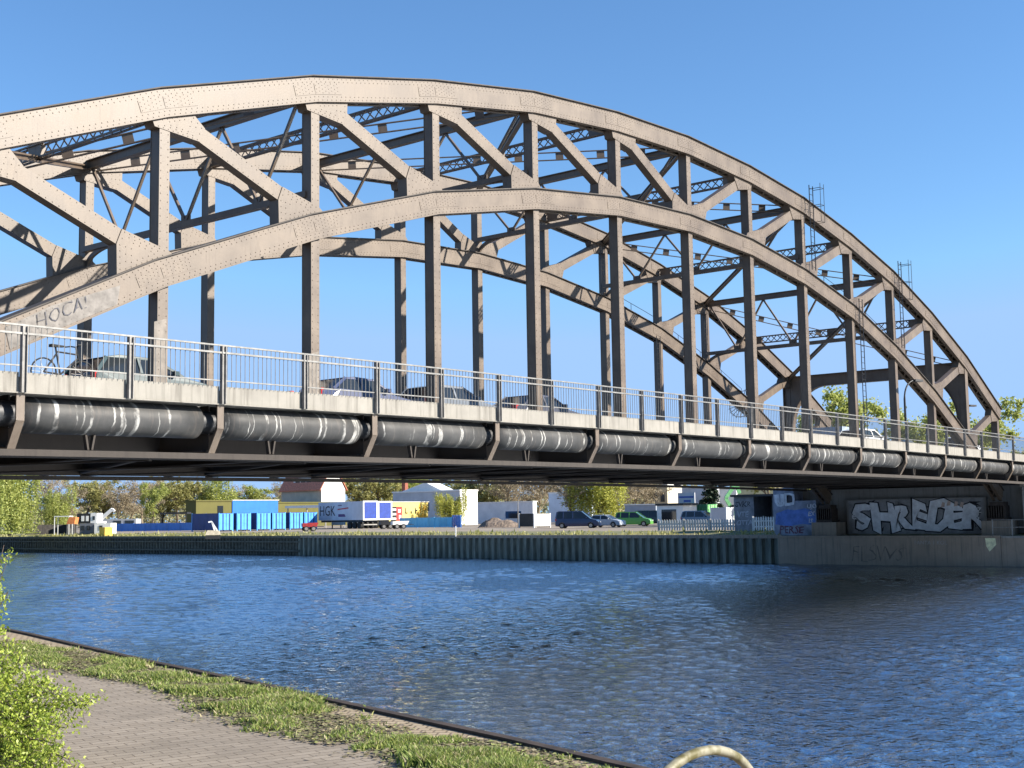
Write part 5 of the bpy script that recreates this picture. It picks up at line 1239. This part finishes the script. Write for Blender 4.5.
# lot cars
HEAD = math.atan2(axd.y, axd.x)
car('van', NAVY, 'dark blue van parked on the far bank beside the silver car', tuple(at(578, 146, GZ)), HEAD+R(-14), name='parked_van')
car('hatch', SILV, 'silver hatchback parked between the dark blue van and the green car', tuple(at(607, 151, GZ)), HEAD+R(-30), name='parked_car')
car('mpv', LGRN, 'bright green people carrier parked on the far bank', tuple(at(634, 158, GZ)), HEAD+R(-18), name='parked_car')
car('van', DGRN, 'dark green van parked right of the bright green car', tuple(at(654, 170, GZ)), HEAD+R(-25), name='parked_van')
car('sedan', SILV, 'blue-silver car parked behind the silver hatchback', tuple(at(606, 172, GZ)), HEAD+R(-20), name='parked_car')
car('mpv', m_paint('steel_blue_paint', (0.18, 0.22, 0.28)), 'grey SUV parked left of the white cube container', tuple(at(701, 150, GZ)), HEAD+R(-35), name='parked_car')
car('sedan', SILV, 'grey car parked at the left edge of the far bank under the green tree', tuple(at(5, 215, GZ)), HEAD+R(10), name='parked_car')
# container stack, frame, tent, boom
def stack():
    p = at(77.5, 176); root = thing('container_office', 'dark grey two storey container office with a white end', 'building', tuple(p))
    ax_ = R(0); 
    m = MB(); m.box(0.2, 2.7, 0, 3.4, 1.3, 2.55); m.build('upper_unit', DARKM, root)
    return root
def lblock(name, label, cat, px0, px1, dep, z0, z1, mat, thick=2.4, wins=(), end=None):
    a, b = at(px0, dep), at(px1, dep); d = b-a; L = d.length; root = thing(name, label, cat, (a.x, a.y, GZ), math.atan2(d.y, d.x))
    m = MB(); m.box(0, L, 0, thick, z0, z1); m.build('wall', mat, root)
    for u0, u1, w0, w1, mt in wins: m = MB(); m.box(L*u0, L*u1, -0.04, 0.02, w0, w1); m.build('window', mt, root)
    if end: m = MB(); m.box(L*end[0], L*1.0+0.02, -0.02, thick, z0+0.02, z1+0.02); m.build('end_panel', end[1], root)
    return root
UP_ = lblock('site_cabin', 'dark upper site cabin with white framed windows on the container stack', 'cabin', 77, 97, 172, 1.42, 2.72, DARKM, 2.4, [(0.22, 0.36, 1.7, 2.4, WHITE), (0.45, 0.58, 1.7, 2.4, WHITE)], (0.68, WHW))
m = MB(); m.box(2.1, 2.4, -0.07, -0.022, 1.85, 2.35); m.build('window', GLASS, UP_)
lblock('site_cabin', 'grey lower site cabin under the dark cabin', 'cabin', 80, 94, 171.9, 0.0, 1.40, blockmat('cabin_grey', (0.16, 0.17, 0.20)), 2.4, [(0.1, 0.35, 0.5, 1.1, GLASS), (0.5, 0.75, 0.5, 1.1, GLASS)])
lblock('site_cabin', 'white lower site container right under the white boom', 'cabin', 94.5, 111, 171, 0.0, 1.40, WHW, 2.4, [(0.3, 0.5, 0.5, 1.1, GLASS)])
lblock('porch_roof', 'flat grey roofed shelter with dark windows behind the blue fence', 'shelter', 97, 136, 212, 0.9, 2.0, blockmat('shelter_grey', (0.38, 0.39, 0.40)), 3.0, [(0.42, 0.62, 1.0, 1.75, GLASS), (0.72, 0.95, 1.0, 1.75, GLASS)])
lblock('dark_carport', 'thin dark carport frame left of the olive green shed', 'carport', 160, 187, 225, 2.75, 3.05, DARKM, 3.0)
for o in [o for o in bpy.data.objects if o.name.startswith('dark_carport')]:
    for x in (0.1, 4.5): m = MB(); m.box(x-0.08, x+0.08, 0.1, 0.25, 0, 2.746); m.build('leg', DARKM, o)
for o in [o for o in bpy.data.objects if o.name.startswith('porch_roof')]:
    for x in (0.3, 3.0, 6.0): m = MB(); m.box(x-0.08, x+0.08, 0.1, 0.25, 0, 0.896); m.build('leg', GALV, o)
pf = thing('white_canopy', 'white pole canopy left of the orange tent', 'canopy', tuple(at(54, 168)), HEAD)
m = MB(); m.box(0, 2.0, 0, 1.4, 2.3, 2.42); m.build('canopy_roof', WHITE, pf)
for x in (0.06, 1.94):
    for y in (0.06, 1.34): m = MB(); m.box(x-0.04, x+0.04, y-0.04, y+0.04, 0, 2.296); m.build('leg', WHITE, pf)
ot = thing('orange_tent', 'small orange tent roof beside the dark site cabin', 'tent', tuple(at(66.5, 166)), HEAD)
m = MB(); m.prism([(0, 1.35), (0.35, 2.25), (1.15, 2.2), (1.0, 1.35)], 'y', 0, 1.4); m.build('tent_roof', plain('orange_cloth', (0.62, 0.20, 0.06), 0.8), ot)
for x in (0.08, 0.95):
    for y in (0.1, 1.3): m = MB(); m.box(x-0.03, x+0.03, y-0.03, y+0.03, 0, 1.346); m.build('leg', GALV, ot)
wb = thing('loading_boom', 'white loader boom rising right of the dark site cabin', 'loader', tuple(at(103, 180)), HEAD)
m = MB(); m.beam((-0.6, 0, 1.7), (1.3, 0, 3.3), 0.4, 0.45); m.beam((1.25, 0, 3.35), (1.6, 0, 3.0), 0.4, 0.3); m.build('boom', WHITE, wb)
m = MB(); m.box(-1.3, 0.3, -0.6, 0.6, 0.4, 1.65); m.build('body', WHITE, wb)
for y in (-0.65, 0.65):
    for x in (-0.9, 0.0): wheel(wb, x, y, 0.38, 0.2)
# yellow box by the quay edge
yb = thing('yellow_box', 'yellow mooring box at the edge of the dark quay wall', 'box', (qx(95)+0.9, ground(106, 537, 1.75).y if False else 0, GZ))
dd = ray(106, 530); tt = (qx(95)+1.2-CAM.x)/dd.x; pp = CAM+dd*tt; yb.location = (pp.x, pp.y, gz(pp.x, pp.y)); yb.rotation_euler.z = 0
m = MB(); m.box(-0.55, 0.55, -0.6, 0.6, 0.08, 1.05); m.build('body', YEL, yb); m = MB(); m.box(-0.6, 0.6, -0.65, 0.65, 1.054, 1.14); m.build('lid', YEL, yb); m = MB(); m.box(-0.5, -0.3, -0.5, 0.5, -0.12, 0.078); m.build('foot', DARKM, yb); m = MB(); m.box(0.3, 0.5, -0.5, 0.5, -0.12, 0.078); m.build('foot', DARKM, yb)
# small beige digger
sd_ = thing('mini_excavator', 'small beige tracked digger in front of the leftmost blue container', 'digger', (lambda p_: (p_.x, p_.y, gz(p_.x, p_.y)))(at(213, 128, GZ)), HEAD+0.2)
BEI = plain('beige_paint', (0.55, 0.46, 0.32), 0.5)
m = MB(); m.box(-0.7, 0.7, -0.55, -0.3, 0, 0.35); m.box(-0.7, 0.7, 0.3, 0.55, 0, 0.35); m.build('track', BLACK, sd_); m = MB(); m.prism([(-0.75, 0.38), (0.75, 0.38), (0.6, 0.8), (-0.5, 0.85)], 'y', -0.5, 0.5); m.build('body', BEI, sd_)
m = MB()
for a, b in (((0.2, 0, 0.7), (-0.1, 0, 1.7)), ((-0.1, 0, 1.7), (-0.45, 0, 1.65)), ((-0.1, 0, 1.65), (0.45, 0, 0.75))): m.beam(a, b, 0.12, 0.14)
m.build('arm', WHITE, sd_)
# lamp on the lot, marker post
lamp('grey street lamp with curved arm above the earth mound', tuple(at(518, 166, GZ)), 4.3, 1.0, HEAD)
mp = thing('marker_post', 'thin white marker post on the far quay edge', 'post', (lambda p_: (p_.x, p_.y, gz(p_.x, p_.y)))(at(455.5, 118, GZ)))
m = MB(); m.tube([(0, 0, 0), (0, 0, 0.95)], 0.05, 8); m.build('pole', WHITE, mp); m = MB(); m.tube([(0, 0, 0.952), (0, 0, 1.02)], 0.065, 8); m.build('cap', RUST, mp)
# far-bank weeds along the quay top
wd_ = MB(); rn = random.Random(31)
for k in range(5500):
    y = rn.uniform(16, 150); x = qx(y)+0.5+rn.random()**2*6
    if mno.noise((x*0.4, y*0.25, 1)) < -0.05: continue
    h = rn.uniform(0.1, 0.42)*(1.2 if rn.random() < .2 else .7); a = rn.uniform(0, 6.28); s = rn.uniform(0.06, 0.16)
    g_ = gz(x, y); wd_.add([(x-s*math.cos(a), y-s*math.sin(a), g_), (x+s*math.cos(a), y+s*math.sin(a), g_), (x+rn.uniform(-.1, .1), y+rn.uniform(-.1, .1), g_+h)], [(0, 1, 2)])
tag(wd_.build('weeds', LEAF_O, fix=False), 'weeds and rough grass along the top of the far quay', None, None, 'stuff')
